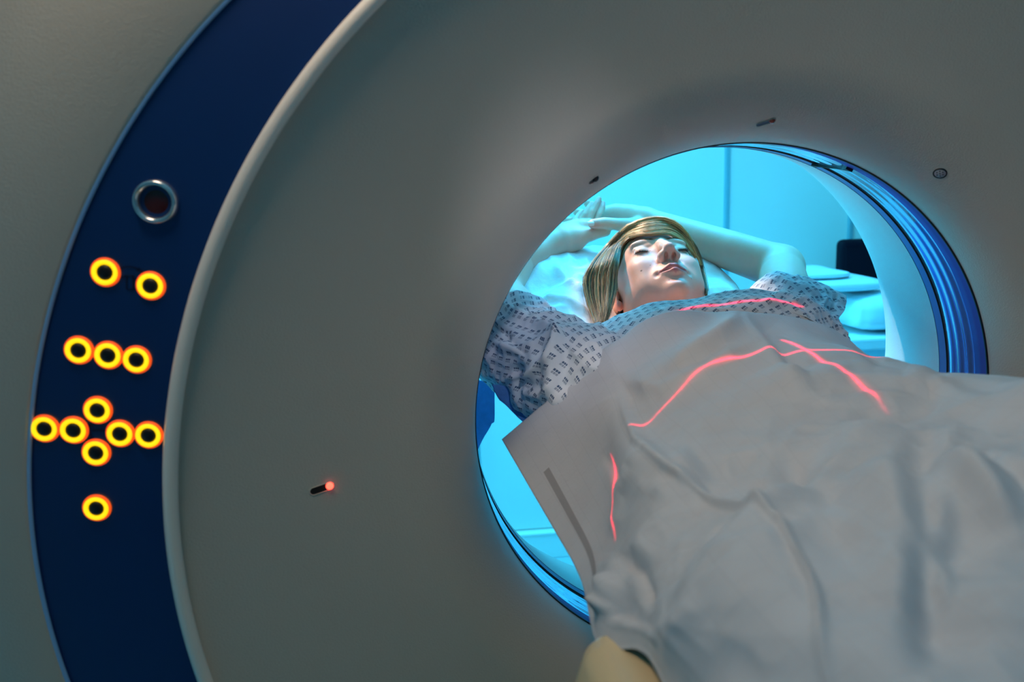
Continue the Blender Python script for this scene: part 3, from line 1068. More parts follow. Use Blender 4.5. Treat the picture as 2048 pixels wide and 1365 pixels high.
class Field:
    def __init__(s, lo, hi, h):
        s.lo, s.h = np.array(lo, float), h
        s.n = np.ceil((np.array(hi) - s.lo) / h).astype(int) + 1
        s.D = np.full(s.n, 0.03, np.float32)

    def sub(s, lo, hi):
        a = np.clip(np.floor((np.array(lo) - s.lo) / s.h).astype(int), 0, s.n)
        b = np.clip(np.ceil((np.array(hi) - s.lo) / s.h).astype(int) + 1, 0, s.n)
        sl = tuple(slice(i, j) for i, j in zip(a, b))
        g = np.meshgrid(*[(s.lo[k] + s.h * np.arange(a[k], b[k])).astype(np.float32) for k in range(3)], indexing='ij', sparse=True)
        return sl, g

    def comb(s, sl, d, k, op):
        A = s.D[sl]
        if A.size == 0:
            return
        if op == 'add':
            hh = np.maximum(k - np.abs(A - d), 0) / k
            s.D[sl] = np.minimum(A, d) - hh * hh * k * 0.25
        else:
            d = -d
            hh = np.maximum(k - np.abs(A - d), 0) / k
            s.D[sl] = np.maximum(A, d) + hh * hh * k * 0.25

    def cap(s, a, b, r1, r2=None, k=0.006, op='add'):
        r2 = r1 if r2 is None else r2
        a, b = np.array(a, float), np.array(b, float)
        m = max(r1, r2) + (0.03 if op == 'add' else k) + s.h
        sl, (x, y, z) = s.sub(np.minimum(a, b) - m, np.maximum(a, b) + m)
        ab = b - a
        L2 = max(ab @ ab, 1e-12)
        t = np.clip(((x - a[0]) * ab[0] + (y - a[1]) * ab[1] + (z - a[2]) * ab[2]) / L2, 0, 1)
        d = np.sqrt((x - a[0] - t * ab[0]) ** 2 + (y - a[1] - t * ab[1]) ** 2 + (z - a[2] - t * ab[2]) ** 2) - (r1 + (r2 - r1) * t)
        s.comb(sl, d.astype(np.float32), k, op)

    def chain(s, pts, rs, k=0.006):
        pts = np.array(pts, float)
        m = max(rs) + 0.03 + s.h
        sl, (x, y, z) = s.sub(pts.min(0) - m, pts.max(0) + m)
        D = None
        for i in range(len(pts) - 1):
            a, ab = pts[i], pts[i + 1] - pts[i]
            t = np.clip(((x - a[0]) * ab[0] + (y - a[1]) * ab[1] + (z - a[2]) * ab[2]) / (ab @ ab), 0, 1)
            d = np.sqrt((x - a[0] - t * ab[0]) ** 2 + (y - a[1] - t * ab[1]) ** 2 + (z - a[2] - t * ab[2]) ** 2) - (rs[i] + (rs[i + 1] - rs[i]) * t)
            D = d if D is None else np.minimum(D, d)
        s.comb(sl, D.astype(np.float32), k, 'add')

    def ell(s, c, r, k=0.006, op='add', R=None):
        c, r = np.array(c, float), np.array(r, float)
        m = max(r) + (0.03 if op == 'add' else k) + s.h
        sl, (x, y, z) = s.sub(c - m, c + m)
        x, y, z = x - c[0], y - c[1], z - c[2]
        if R is not None:
            R = np.asarray(R)
            x, y, z = x * R[0, 0] + y * R[1, 0] + z * R[2, 0], x * R[0, 1] + y * R[1, 1] + z * R[2, 1], x * R[0, 2] + y * R[1, 2] + z * R[2, 2]
        k0 = np.sqrt((x / r[0]) ** 2 + (y / r[1]) ** 2 + (z / r[2]) ** 2)
        k1 = np.sqrt((x / r[0] ** 2) ** 2 + (y / r[1] ** 2) ** 2 + (z / r[2] ** 2) ** 2) + 1e-9
        s.comb(sl, (k0 * (k0 - 1) / k1).astype(np.float32), k, op)

    def mesh(s):
        D = s.D
        ins = D < 0
        c = np.zeros(tuple(np.array(D.shape) - 1), np.int8)
        for i in (0, 1):
            for j in (0, 1):
                for k in (0, 1):
                    c += ins[i:D.shape[0] - 1 + i, j:D.shape[1] - 1 + j, k:D.shape[2] - 1 + k]
        act = (c > 0) & (c < 8)
        I = np.argwhere(act)
        ids = np.full(act.shape, -1, np.int32)
        ids[tuple(I.T)] = np.arange(len(I))
        acc = np.zeros((len(I), 3))
        cnt = np.zeros(len(I))
        co = [(i, j, k) for i in (0, 1) for j in (0, 1) for k in (0, 1)]
        val = {o: D[I[:, 0] + o[0], I[:, 1] + o[1], I[:, 2] + o[2]].astype(float) for o in co}
        for o in co:
            for ax in range(3):
                if o[ax] == 0:
                    q = list(o)
                    q[ax] = 1
                    q = tuple(q)
                    va, vb = val[o], val[q]
                    m_ = (va < 0) != (vb < 0)
                    t = np.where(m_, va / (va - vb + 1e-20), 0)
                    p = np.array(o, float)[None].repeat(len(I), 0)
                    p[:, ax] += t
                    acc += p * m_[:, None]
                    cnt += m_
        V = s.lo + s.h * (I + acc / cnt[:, None])
        quads = []
        for ax in range(3):
            a1, a2 = (ax + 1) % 3, (ax + 2) % 3
            sl0 = [slice(None)] * 3
            sl1 = [slice(None)] * 3
            sl0[ax] = slice(0, -1)
            sl1[ax] = slice(1, None)
            x = ins[tuple(sl0)] != ins[tuple(sl1)]
            E = np.argwhere(x)
            E = E[(E[:, a1] > 0) & (E[:, a2] > 0) & (E[:, a1] < D.shape[a1] - 1) & (E[:, a2] < D.shape[a2] - 1)]
            if not len(E):
                continue
            fl_ = ins[tuple(E.T)]

            def gid(d1, d2):
                q = E.copy()
                q[:, a1] -= d1
                q[:, a2] -= d2
                return ids[tuple(q.T)]
            q = np.stack([gid(1, 1), gid(0, 1), gid(0, 0), gid(1, 0)], 1)
            q[~fl_] = q[~fl_][:, ::-1]
            quads.append(q)
        F = np.concatenate(quads)
        F = F[(F >= 0).all(1)]
        return V, F


# ------------------------------------------------------------------ the patient
HA = 0.512
HR = np.array([[1, 0, 0], [0, math.cos(HA), -math.sin(HA)], [0, math.sin(HA), math.cos(HA)]])
HP = np.array([-0.014, 0.339, 0.123])


def hw_(p):
    return HP + HR @ np.array(p, float)


def head_field():
    f = Field((-0.095, -0.150, -0.120), (0.095, 0.145, 0.130), 0.00085)
    f.ell((0, .042, -.014), (.0735, .086, .096), .02)
    f.ell((0, .005, .020), (.0625, .080, .060), .02)
    f.ell((0, -.045, .030), (.050, .050, .050), .02)
    f.ell((0, -.070, .052), (.034, .028, .030), .018)
    f.ell((0, -.089, .068), (.017, .013, .0165), .014)
    for s in (-1, 1):
        f.ell((s * .036, -.016, .056), (.023, .026, .021), .016)
        f.ell((s * .040, -.050, .034), (.020, .030, .032), .018)
        f.ell((s * .052, -.045, .002), (.014, .034, .028), .016)
        f.ell((s * .026, .035, .073), (.021, .0075, .009), .012)
    f.ell((0, -.050, .064), (.027, .024, .024), .014)
    # neck
    f.cap((0, -.04, -.02), (0, -.15, -.055), .053, .058, .02)
    for s in (-1, 1):
        f.ell((s * .031, .019, .094), (.0175, .0115, .0125), .010, 'cut')
    for s in (-1, 1):
        f.ell((s * .031, .0175, .0665), (.0145, .0130, .0132), .003)
        # upper lid fold and cheek pad below
        f.cap((s * .019, .0255, .0775), (s * .042, .0245, .0715), .0026, .0022, .005)
    # nose
    f.cap((0, .031, .0815), (0, .002, .093), .0060, .0068, .012)
    f.cap((0, .002, .0925), (0, -.016, .1010), .0064, .0080, .010)
    f.ell((0, -.0185, .1015), (.0088, .0082, .0088), .005)
    for s in (-1, 1):
        f.ell((s * .0108, -.0240, .0920), (.0062, .0075, .0088), .006)
        f.ell((s * .0138, -.0255, .0860), (.0050, .0065, .0080), .007)
    f.cap((0, -.0260, .0970), (0, -.0300, .0890), .0036, .0042, .004)
    for s in (-1, 1):
        f.ell((s * .0060, -.0300, .0940), (.0032, .0065, .0058), .002, 'cut')
        f.cap((s * .021, -.0255, .085), (s * .0185, -.031, .0835), .0018, .0018, .008, 'cut')
    # philtrum, mouth
    f.cap((0, -.036, .0935), (0, -.0445, .0945), .0020, .0022, .006, 'cut')
    for s in (-1, 1):
        f.cap((s * .0045, -.0505, .0895), (s * .023, -.0570, .0785), .0042, .0022, .004)
        f.cap((0, -.0640, .0875), (s * .020, -.0590, .0785), .0060, .0026, .005)
    f.cap((0, -.0520, .0890), (0, -.0522, .0890), .0038, .0038, .004)
    for s in (-1, 1):
        f.cap((0, -.0578, .0935), (s * .0200, -.0583, .0835), .0034, .0010, .0015, 'cut')
        f.cap((0, -.0580, .0870), (s * .014, -.0584, .0820), .0024, .0010, .001, 'cut')
        f.ell((s * .027, -.0585, .0800), (.004, .004, .004), .006, 'cut')
    f.ell((0, -.0765, .0925), (.015, .0055, .0075), .010, 'cut')
    # ears
    for s in (-1, 1):
        f.ell((s * .0735, .000, -.012), (.0055, .030, .017), .006)
        f.ell((s * .0780, .004, -.012), (.004, .020, .009), .004, 'cut')
        f.ell((s * .0725, -.030, -.003), (.0050, .0100, .0080), .005)
        f.cap((s * .0775, -.022, .000), (s * .0745, -.006, .004), .0025, .002, .003, 'cut')
    return f


fh = head_field()
HV, HF = fh.mesh()
base = np.array([0.84, 0.47, 0.35])
hc = np.tile(base, (len(HV), 1))


def blend(cols, P, c, r, col, amt, R=None):
    q = (P - np.array(c)) / np.array(r)
    w_ = np.clip(1.6 - (q ** 2).sum(1) * 1.2, 0, 1) * amt
    cols[:] = cols * (1 - w_[:, None]) + np.array(col) * w_[:, None]


lipc = (0.62, 0.22, 0.20)
for s in (-1, 1):
    blend(hc, HV, (s * .034, -.022, .075), (.022, .02, .03), (0.84, 0.44, 0.36), .5)
    for t in np.linspace(0, 1, 7):
        blend(hc, HV, (s * (.002 + .021 * t), -.0515 - .0045 * t, .093 - .010 * t), (.004, .0038 - .0018 * t, .009), lipc, .9)
        blend(hc, HV, (s * .020 * t, -.0635 + .0050 * t, .092 - .009 * t), (.004, .0055 - .0025 * t, .010), lipc, .9)
    # brows
    for t in np.linspace(0, 1, 9):
        blend(hc, HV, (s * (.012 + .034 * t), .0355 + .006 * math.sin(t * 2.4), .085 - .016 * t * t), (.0045, .0028, .012), (0.42, 0.24, 0.14), .55)
    blend(hc, HV, (s * .0066, -.0305, .096), (.0034, .0050, .005), (0.30, 0.06, 0.04), .9)  # shade inside the nostrils, put into the skin tint
    blend(hc, HV, (s * .074, -.030, 0), (.01, .012, .014), (0.86, 0.30, 0.25), .7)
for t in np.linspace(-1, 1, 9):
    blend(hc, HV, (.016 * t, -.0580 - .0003 * abs(t), .0850 - .004 * t * t), (.003, .0022 - .001 * abs(t), .0065), (0.10, 0.02, 0.02), .9)  # dark gap between the lips, shade painted into the tint
blend(hc, HV, (0, -.022, .108), (.012, .010, .012), (0.84, 0.42, 0.34), .5)
for (x_, y_, r_) in ((-.0455, -.036, .0013), (-.012, -.078, .0008), (-.030, -.030, .0007), (.028, -.068, .0007)):
    q = np.hypot(HV[:, 0] - x_, HV[:, 1] - y_)
    w_ = np.clip(1.5 - q / r_, 0, 1) * (HV[:, 2] > 0.02)
    hc = hc * (1 - w_[:, None]) + np.array((.16, .06, .04)) * w_[:, None]
HVw = HP + HV @ HR.T

# body: torso, arms and hands
fb = Field((-0.345, 0.0, -0.085), (0.30, 0.66, 0.315), 0.0016)
fb.ell((-.01, .03, .015), (.155, .16, .085), .03)
fb.cap((-.015, .215, .035), (-.012, .10, .02), .055, .062, .03)
fb.cap((-.15, .10, .03), (.14, .10, .03), .055, .055, .03)
# patient's right arm (left in the picture)
fb.chain([(-.17, .12, .035), (-.235, .24, .075), (-.285, .37, .135)], [.048, .042, .036], .02)
wR = at(1098, 492, .475)
fb.chain([(-.285, .37, .135), (-.245, .43, .175), wR], [.037, .034, .0235], .012)
# patient's left arm (right in the picture)
EL = (.232, .400, .150)
fb.chain([(.14, .12, .050), (.178, .25, .105), EL], [.048, .043, .039], .02)
wL = at(1290, 440, .53)
fb.chain([EL, (.150, .437, .182), wL], [.040, .036, .0235], .012)
# patient's left hand: back of the hand, thumb in front, finger tips behind
A = at
fb.chain([wL, A(1262, 432, .545), A(1232, 428, .555), A(1205, 430, .56)], [.0235, .022, .020, .016], .008)
fb.chain([A(1285, 450, .52), A(1258, 452, .50), A(1234, 449, .485), A(1208, 446, .475), A(1186, 448, .468)], [.017, .0145, .0115, .0102, .0088], .006)
for tip, mid, r in (((1174, 406), (1190, 425), .0072), ((1153, 424), (1185, 434), .0074), ((1132, 441), (1178, 444), .0074), ((1118, 452), (1170, 452), .0068)):
    fb.chain([A(1212, 432, .558), A(*mid, .558), A(*tip, .552)], [.010, r + .001, r], .0015)
# patient's right hand: palm up, thumb lying under the other one
fb.chain([wR, A(1128, 482, .478), A(1150, 478, .480)], [.0235, .026, .0225], .012)
fb.chain([A(1128, 468, .490), A(1155, 458, .497), A(1178, 452, .50)], [.021, .019, .014], .010)
fb.chain([A(1152, 475, .476), A(1178, 471, .480), A(1196, 467, .484), A(1212, 464, .488)], [.016, .0125, .0098, .0085], .007)
for ch, r in ((((1192, 449), (1198, 430), (1204, 415), (1205, 407)), .0066), (((1176, 446), (1185, 424), (1194, 407), (1198, 398)), .0062),
              (((1161, 448), (1170, 430), (1178, 416), (1184, 407)), .0060), (((1143, 451), (1151, 440), (1158, 430), (1164, 423)), .0055)):
    q = [A(ch[0][0], ch[0][1], .505), A(ch[1][0], ch[1][1], .508), A(ch[2][0], ch[2][1], .516), A(ch[3][0], ch[3][1], .522)]
    fb.chain(q, [r * 1.05, r, r * .95, r * .80], .0012)
BV, BF = fb.mesh()
bc = np.tile(np.array([0.78, 0.50, 0.40]), (len(BV), 1))
for tp in (A(1203, 408, .52), A(1198, 400, .522), A(1186, 448, .465), A(1187, 408, .52), A(1165, 425, .52)):
    blend(bc, BV, tp, (.012, .014, .014), (0.80, 0.36, 0.30), .7)
nb = len(BV)
person = mesh_obj('person', np.concatenate([BV, HVw]), np.concatenate([BF, HF + nb]), m_skin, col=np.concatenate([bc, hc]))
thing(person, 'blond person lying face up in the bore, eyes closed, hands clasped above the head', 'person')

# thumb nail
c = A(1182, 447, .4585)
nx = A(1205, 445, .465) - c
nx /= np.linalg.norm(nx)
nn = (CP - c)
nn /= np.linalg.norm(nn)
nn = nn + np.array((0, 0, .35))
nn -= nx * (nn @ nx)
nn /= np.linalg.norm(nn)
ny = np.cross(nn, nx)
V = []
for i in range(9):
    for j in range(9):
        u, v = i / 4 - 1, j / 4 - 1
        e = (1 - 0.25 * abs(v) ** 3)
        V.append(c + nx * u * .0062 * e + ny * v * .0050 + nn * (.0014 - .0022 * v * v))
mesh_obj('nail', V, grid_faces(9, 9), m_nail, person)['label'] = 'thumb nail of the hand lying on top'

# eyelashes and closed lid line
rl = random.Random(3)
for s in (-1, 1):
    mb = MB()
    pts = []
    for t in np.linspace(-1, 1, 24):
        x = s * .031 + t * .0135
        y = .0135 - .0032 * (1 - t * t) + .0008 * s * t
        # find the lid surface
        r2 = 1 - ((x - s * .031) / .0145) ** 2 - ((y - .0175) / .0130) ** 2
        z = .0665 + .0132 * math.sqrt(max(r2, 0.02))
        pts.append((x, y, z + .0003))
    pts = np.array(pts)
    V, F = tube(pts, np.interp(np.linspace(-1, 1, 24), [-1, 0, 1], [.0006, .0012, .0008]), 6)
    mb.add(HP + V @ HR.T, F)
    for k in range(110):
        t = rl.uniform(0.04, 1)
        i = min(int(t * 23), 22)
        p = pts[i] + (pts[i + 1] - pts[i]) * (t * 23 - i)
        ou = (p[0] - s * .031) / .0135
        ln = rl.uniform(.005, .0085)
        d = np.array([ou * .45 + rl.uniform(-.12, .12), -.75, .70])
        d /= np.linalg.norm(d)
        q = [p, p + d * ln * .5 + (0, -.0004, 0), p + d * ln + np.array((0, .0012, .0012))]
        V, F = tube(q, [.0003, .0002, .00006], 3)
        mb.add(HP + V @ HR.T, F)
    mb.build('eyelashes', m_lash, person, smooth=True)
# eyebrow hairs
m_brow = mat('eyebrow_hair', (0.30, 0.15, 0.07), 0.5, noise=0.1)
for s in (-1, 1):
    mb = MB()
    for k in range(150):
        t = rl.random()
        x = s * (.011 + .036 * t)
        y = .0335 + .0075 * math.sin(t * 2.3) + rl.uniform(-.0018, .0018) * (1.2 - t)
        i_ = np.argmin((HV[:, 0] - x) ** 2 + (HV[:, 1] - y) ** 2 + (HV[:, 2] < .03) * 1.0)
        p = HV[i_]
        d = np.array([s * 1.0, .35 - .6 * t, -.28]) * rl.uniform(.004, .0065)
        V, F = tube([p, p + d * .5 + (0, 0, .0007), p + d + (0, 0, .0001)], [.00018, .00018, .00006], 3)
        mb.add(HP + V @ HR.T, F)
    mb.build('eyebrow', m_brow, person, smooth=True)


# ---- hair
def on_skull(px, py, off, zmin=None):
    d = CF + (px - W / 2) / FOC * CR - (py - H / 2) / FOC * CU
    o_ = HR.T @ (CP - HP) - np.array((0, .036, -.010))
    dl = HR.T @ d
    r = np.array((.076, .090, .096)) + off
    a = ((dl / r) ** 2).sum()
    b_ = ((dl / r) * (o_ / r)).sum()
    c_ = ((o_ / r) ** 2).sum() - 1
    disc = b_ * b_ - a * c_
    t = (-b_ - math.sqrt(disc)) / a if disc > 0 else -b_ / a
    return CP + d * t


# cap that hides the scalp
def cap_hair():
    f = Field((-0.095, -0.07, -0.125), (0.095, 0.15, 0.110), 0.0016)
    f.ell((0, .042, -.014), (.0775, .0895, .0990), .01)
    # cut away the face opening
    f.ell((0, -.030, .075), (.078, .103, .082), .006, 'cut')
    f.ell((0, -.09, .0), (.12, .075, .13), .01, 'cut')
    V, F = f.mesh()
    return HP + V @ HR.T, F


CVh, CFh = cap_hair()
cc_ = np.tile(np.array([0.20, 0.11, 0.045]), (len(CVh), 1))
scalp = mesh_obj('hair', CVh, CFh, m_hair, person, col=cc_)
scalp['label'] = 'straight blond hair with a swept fringe'


def strands(guides, n, r0, spread, colors, seed, npt=14):
    """guides: list of paths; each strand blends between neighbours"""
    r = np.random.default_rng(seed)
    G = [cr_curve(np.array(g), npt) for g in guides]
    VV, FF, CCc = [], [], []
    base_n = 0
    for k in range(n):
        u = r.random() * (len(G) - 1)
        i = min(int(u), len(G) - 2)
        w1 = u - i
        P = G[i] * (1 - w1) + G[i + 1] * w1
        off = r.normal(0, 1, 3) * spread
        clump = np.sin(u * 19.0) * 0.0016
        tt = np.linspace(0, 1, npt)[:, None]
        P = P + off * (0.35 + 0.65 * tt) + r.normal(0, spread * .5, 3) * np.sin(tt * 3.1 * r.uniform(.6, 1.6) + r.random() * 3)
        P[:, 2] += clump
        L_ = r.uniform(.86, 1.0)
        P = P[:max(5, int(npt * L_))]
        rad = r0 * r.uniform(.6, 1.2) * np.linspace(1, .35, len(P))
        V, F = tube(P, rad, 3)
        F = [f for f in F if len(f) == 4]
        c = np.array(colors[r.integers(len(colors))]) * r.uniform(.75, 1.2)
        VV.append(V)
        FF.append(np.array(F) + base_n)
        CCc.append(np.tile(c, (len(V), 1)))
        base_n += len(V)
    return np.concatenate(VV), np.concatenate(FF), np.concatenate(CCc)


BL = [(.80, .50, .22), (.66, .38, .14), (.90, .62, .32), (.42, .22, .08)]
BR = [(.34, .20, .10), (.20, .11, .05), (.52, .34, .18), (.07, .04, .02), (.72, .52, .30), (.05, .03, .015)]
K = on_skull
fr = [
    [K(1390, 515, .002), K(1366, 485, .004), K(1340, 470, .006), K(1308, 470, .007), K(1270, 473, .006), K(1238, 486, .005)],
    [K(1393, 512, .003), K(1368, 474, .006), K(1337, 457, .009), K(1300, 460, .010), K(1264, 469, .008), K(1236, 486, .005)],
    [K(1395, 512, .003), K(1370, 468, .007), K(1338, 449, .010), K(1297, 450, .011), K(1258, 464, .008), K(1233, 486, .005)],
    [K(1398, 520, .003), K(1374, 468, .006), K(1340, 444, .010), K(1298, 442, .010), K(1254, 459, .008), K(1230, 488, .005)],
    [K(1403, 530, .003), K(1380, 474, .005), K(1345, 441, .006), K(1300, 436, .006), K(1250, 455, .006), K(1228, 488, .005)],
]
parts = []
parts.append(strands(fr, 1300, .00050, .0011, BL, 1))
# left fall, from the temple to the pillow
lf = [
    [K(1264, 474, .004), K(1248, 487, .005), K(1240, 505, .004), A(1236, 528, .318), A(1233, 552, .305), A(1231, 582, .285), A(1222, 618, .258), A(1208, 656, .232)],
    [K(1256, 472, .006), K(1238, 492, .007), A(1228, 515, .320), A(1220, 545, .305), A(1217, 580, .285), A(1213, 618, .256), A(1206, 656, .230)],
    [K(1250, 468, .007), K(1230, 492, .008), A(1216, 522, .325), A(1206, 556, .308), A(1206, 592, .284), A(1207, 628, .254), A(1202, 658, .230)],
    [K(1244, 467, .007), K(1222, 495, .008), A(1202, 525, .330), A(1192, 558, .312), A(1193, 598, .285), A(1199, 632, .256), A(1198, 656, .232)],
    [K(1240, 467, .006), K(1214, 498, .007), A(1191, 530, .335), A(1179, 562, .316), A(1183, 602, .288), A(1193, 635, .258), A(1195, 655, .234)],
    [K(1236, 468, .006), K(1208, 500, .006), A(1182, 532, .338), A(1168, 562, .318), A(1175, 602, .290), A(1187, 636, .260), A(1191, 653, .236)],
]
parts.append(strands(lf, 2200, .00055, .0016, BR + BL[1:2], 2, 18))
# flyaway strands
parts.append(strands(lf[1:], 60, .00035, .0045, BR, 5, 18))
# right side, along the cheek
rf = [
    [K(1345, 455, .006), K(1378, 482, .005), K(1396, 515, .004), K(1404, 545, .003), A(1411, 575, .262), A(1411, 600, .245)],
    [K(1340, 445, .008), K(1380, 476, .007), K(1400, 512, .005), K(1408, 545, .004), A(1414, 575, .265), A(1413, 600, .247)],
]
parts.append(strands(rf, 260, .0005, .0011, BR, 3))
# crown
cw = []
for a in np.linspace(-1.25, 1.25, 6):
    cw.append([hw_((math.sin(a * .9) * .03, .085, .070)), hw_((math.sin(a) * .055, .110, .035)), hw_((math.sin(a) * .074, .110, -.02)), hw_((math.sin(a) * .080, .06, -.07)), hw_((math.sin(a) * .082, -.01, -.09))])
parts.append(strands(cw, 700, .0006, .0020, BL, 4))
bn = 0
Vs, Fs, Cs = [], [], []
for v, f, c in parts:
    Vs.append(v)
    Fs.append(f + bn)
    Cs.append(c)
    bn += len(v)
o = mesh_obj('hair_strands', np.concatenate(Vs), np.concatenate(Fs), m_hair, scalp, col=np.concatenate(Cs))
o['kind'] = 'stuff'

# ------------------------------------------------------------------ gown


def cloth(name, ctrl, nu, nv, m, parent, wr=0.002, seed=1, folds=(), thick=0.0009, flip=False):
    Sf = cr_surface(np.array(ctrl), nu, nv)
    n = surf_normals(Sf)
    if flip:
        n = -n
    fl_ = Sf.reshape(-1, 3)
    d = wr * (1 - 2 * np.abs(vnoise(fl_, 0.035, seed))) + wr * .5 * (1 - 2 * np.abs(vnoise(fl_, 0.017, seed + 3))) + wr * 1.2 * vnoise(fl_, 0.07, seed + 7)
    d = d.reshape(nu, nv)
    P = proj(Sf)
    for pts, w_, h_, kd in folds:
        dd, sd, tt = seg_field(P, pts)
        e = np.clip(np.minimum(tt, 1 - tt) * 6, 0, 1)
        if kd == 'r':
            d = d + h_ * np.exp(-(dd / w_) ** 2) * e
        else:
            d = d + h_ * np.tanh(sd / w_) * np.exp(-(dd / (3 * w_)) ** 2) * e
    S2 = Sf + n * d[..., None]
    o = mesh_obj(name, S2.reshape(-1, 3), grid_faces(nu, nv), m, parent, uv=surf_uv(Sf).reshape(-1, 2))
    md = o.modifiers.new('thick', 'SOLIDIFY')
    md.thickness = thick
    md.offset = 0
    return o


gr = [
    [A(1150, 700, .17), A(1196, 668, .17), A(1252, 640, .165), A(1310, 625, .16), A(1370, 617, .155), A(1430, 604, .155), A(1500, 598, .155), A(1560, 606, .155), A(1605, 626, .155), A(1640, 650, .155), A(1675, 680, .155)],
    [A(1135, 705, .13), A(1188, 660, .135), A(1250, 627, .13), A(1310, 608, .125), A(1370, 600, .12), A(1430, 588, .115), A(1500, 580, .115), A(1562, 590, .115), A(1612, 614, .115), A(1652, 642, .115), A(1692, 674, .12)],
    [A(1118, 725, .10), A(1178, 678, .105), A(1245, 640, .10), A(1312, 614, .095), A(1375, 606, .09), A(1438, 594, .085), A(1508, 588, .085), A(1572, 600, .085), A(1622, 624, .085), A(1662, 652, .09), A(1698, 682, .10)],
    [A(1108, 755, .07), A(1168, 712, .07), A(1238, 668, .065), A(1312, 628, .06), A(1380, 613, .055), A(1445, 605, .05), A(1515, 602, .05), A(1580, 615, .05), A(1630, 640, .05), A(1672, 668, .06), A(1704, 692, .07)],
    [A(1104, 785, .04), A(1164, 748, .035), A(1236, 700, .03), A(1308, 652, .025), A(1384, 632, .02), A(1452, 628, .02), A(1520, 628, .02), A(1588, 640, .02), A(1640, 662, .02), A(1690, 690, .03), A(1730, 715, .03)],
    [(-.240, -.02, -.01), (-.205, -.03, .030), (-.160, -.03, .078), (-.118, -.03, .105), (-.070, -.03, .118), (-.010, -.03, .115), (.045, -.03, .104), (.10, -.03, .088), (.150, -.03, .062), (.195, -.03, .042), (.235, -.03, .0)],
]
gfold = [([(1138, 690), (1160, 740), (1185, 800)], 5, .006, 'r'), ([(1155, 680), (1180, 725), (1205, 775)], 4, .006, 'r'), ([(1120, 720), (1140, 770), (1155, 810)], 5, .006, 'r'),
         ([(1172, 680), (1198, 725), (1218, 760)], 4, .005, 'r'), ([(1300, 632), (1400, 618), (1500, 612), (1600, 640)], 8, .003, 's'),
         ([(1192, 670), (1186, 700), (1200, 730)], 6, .006, 's'), ([(1320, 615), (1380, 618), (1440, 604)], 6, .003, 'r'), ([(1520, 602), (1570, 605), (1620, 640)], 6, .004, 'r')]
for r_ in (4, 5):
    gr[r_] = [np.array(q, float) - (0, 0, .010) for q in gr[r_]]
gown = cloth('gown', gr, 150, 260, m_gown2, person, .0016, 21, gfold)
gown['label'] = 'pale hospital gown printed with small dark blue diamond motifs'


def tube_cloth(name, cs, rs, nseg, nu, m, parent, seed, wr, folds=(), rim=0.0, squash=1.0):
    cs = np.array(cs, float)
    T = np.gradient(cs, axis=0)
    ctrl = []
    up = np.array((0, 0, 1.0))
    for i in range(len(cs)):
        t = T[i] / np.linalg.norm(T[i])
        a = np.cross(t, up)
        a /= np.linalg.norm(a)
        b_ = np.cross(a, t)
        ctrl.append([cs[i] + rs[i] * (math.cos(q) * a + squash * math.sin(q) * b_) for q in np.linspace(0, 2 * math.pi, nseg + 1)])
    ctrl = np.array(ctrl)
    rr = np.random.default_rng(seed)
    if rim:
        ctrl[-1, :-1] += rr.normal(0, rim, (nseg, 3))
        ctrl[-1, -1] = ctrl[-1, 0]
    jit = rr.normal(0, wr * 1.2, ctrl[1:-1, :-1].shape)
    ctrl[1:-1, :-1] += jit
    ctrl[:, -1] = ctrl[:, 0]
    return cloth(name, ctrl, nu, 200, m, parent, wr, seed, folds)


slf = [([(1060, 640), (1085, 655), (1130, 690)], 6, .007, 'r'), ([(985, 690), (1030, 700), (1075, 690), (1130, 672)], 7, .008, 'r'), ([(995, 765), (1060, 745), (1110, 700), (1130, 665)], 6, .008, 'r'),
       ([(1128, 665), (1118, 720), (1108, 790)], 9, .012, 's'), ([(1000, 610), (1060, 650), (1110, 668)], 6, .006, 'r'), ([(1040, 780), (1080, 790), (1110, 770)], 8, .006, 'r'),
       ([(980, 650), (1010, 668), (1060, 720)], 5, -.005, 'r'), ([(1090, 690), (1080, 740), (1050, 790)], 7, -.005, 'r')]
sl1 = tube_cloth('sleeve', [(-.150, .020, .020), (-.190, .060, .040), (-.228, .105, .050), (-.258, .155, .062), (-.272, .200, .078)], [.060, .073, .078, .074, .070], 10, 120, m_gown, gown, 31, .0050, slf, .008, .92)
sl1['label'] = 'puffed sleeve on the left, crumpled and lit from above'
sg_ = [
    [A(1500, 590, .215), A(1520, 575, .225), A(1556, 562, .23), A(1600, 568, .22), A(1650, 590, .21), A(1685, 612, .19)],
    [A(1503, 578, .195), A(1522, 560, .20), A(1556, 545, .205), A(1600, 553, .195), A(1650, 575, .185), A(1690, 597, .17)],
    [A(1500, 584, .165), A(1530, 571, .165), A(1572, 562, .165), A(1615, 577, .16), A(1655, 603, .155), A(1687, 622, .145)],
    [A(1520, 590, .125), A(1555, 588, .12), A(1590, 590, .115), A(1630, 610, .11), A(1660, 632, .105), A(1674, 646, .105)],
    [A(1545, 600, .085), A(1580, 604, .08), A(1615, 620, .075), A(1645, 642, .07), A(1675, 660, .065), A(1693, 672, .065)],
    [A(1570, 625, .045), A(1600, 636, .04), A(1635, 655, .035), A(1662, 675, .035), A(1682, 695, .035), A(1692, 705, .035)],
]
srf = [([(1505, 580), (1560, 560), (1600, 575), (1650, 600)], 5, .0045, 'r'), ([(1520, 600), (1570, 585), (1610, 600), (1650, 625), (1676, 645)], 6, .006, 's'), ([(1640, 575), (1650, 600), (1640, 620)], 4, .004, 'r'),
       ([(1560, 620), (1600, 608), (1650, 640), (1690, 670)], 5, .004, 'r'), ([(1670, 590), (1665, 615), (1655, 640)], 4, -.004, 'r'), ([(1590, 550), (1600, 570), (1640, 590)], 4, .003, 'r')]
sl2 = cloth('sleeve', sg_, 130, 170, m_gown2, gown, .0030, 44, srf)
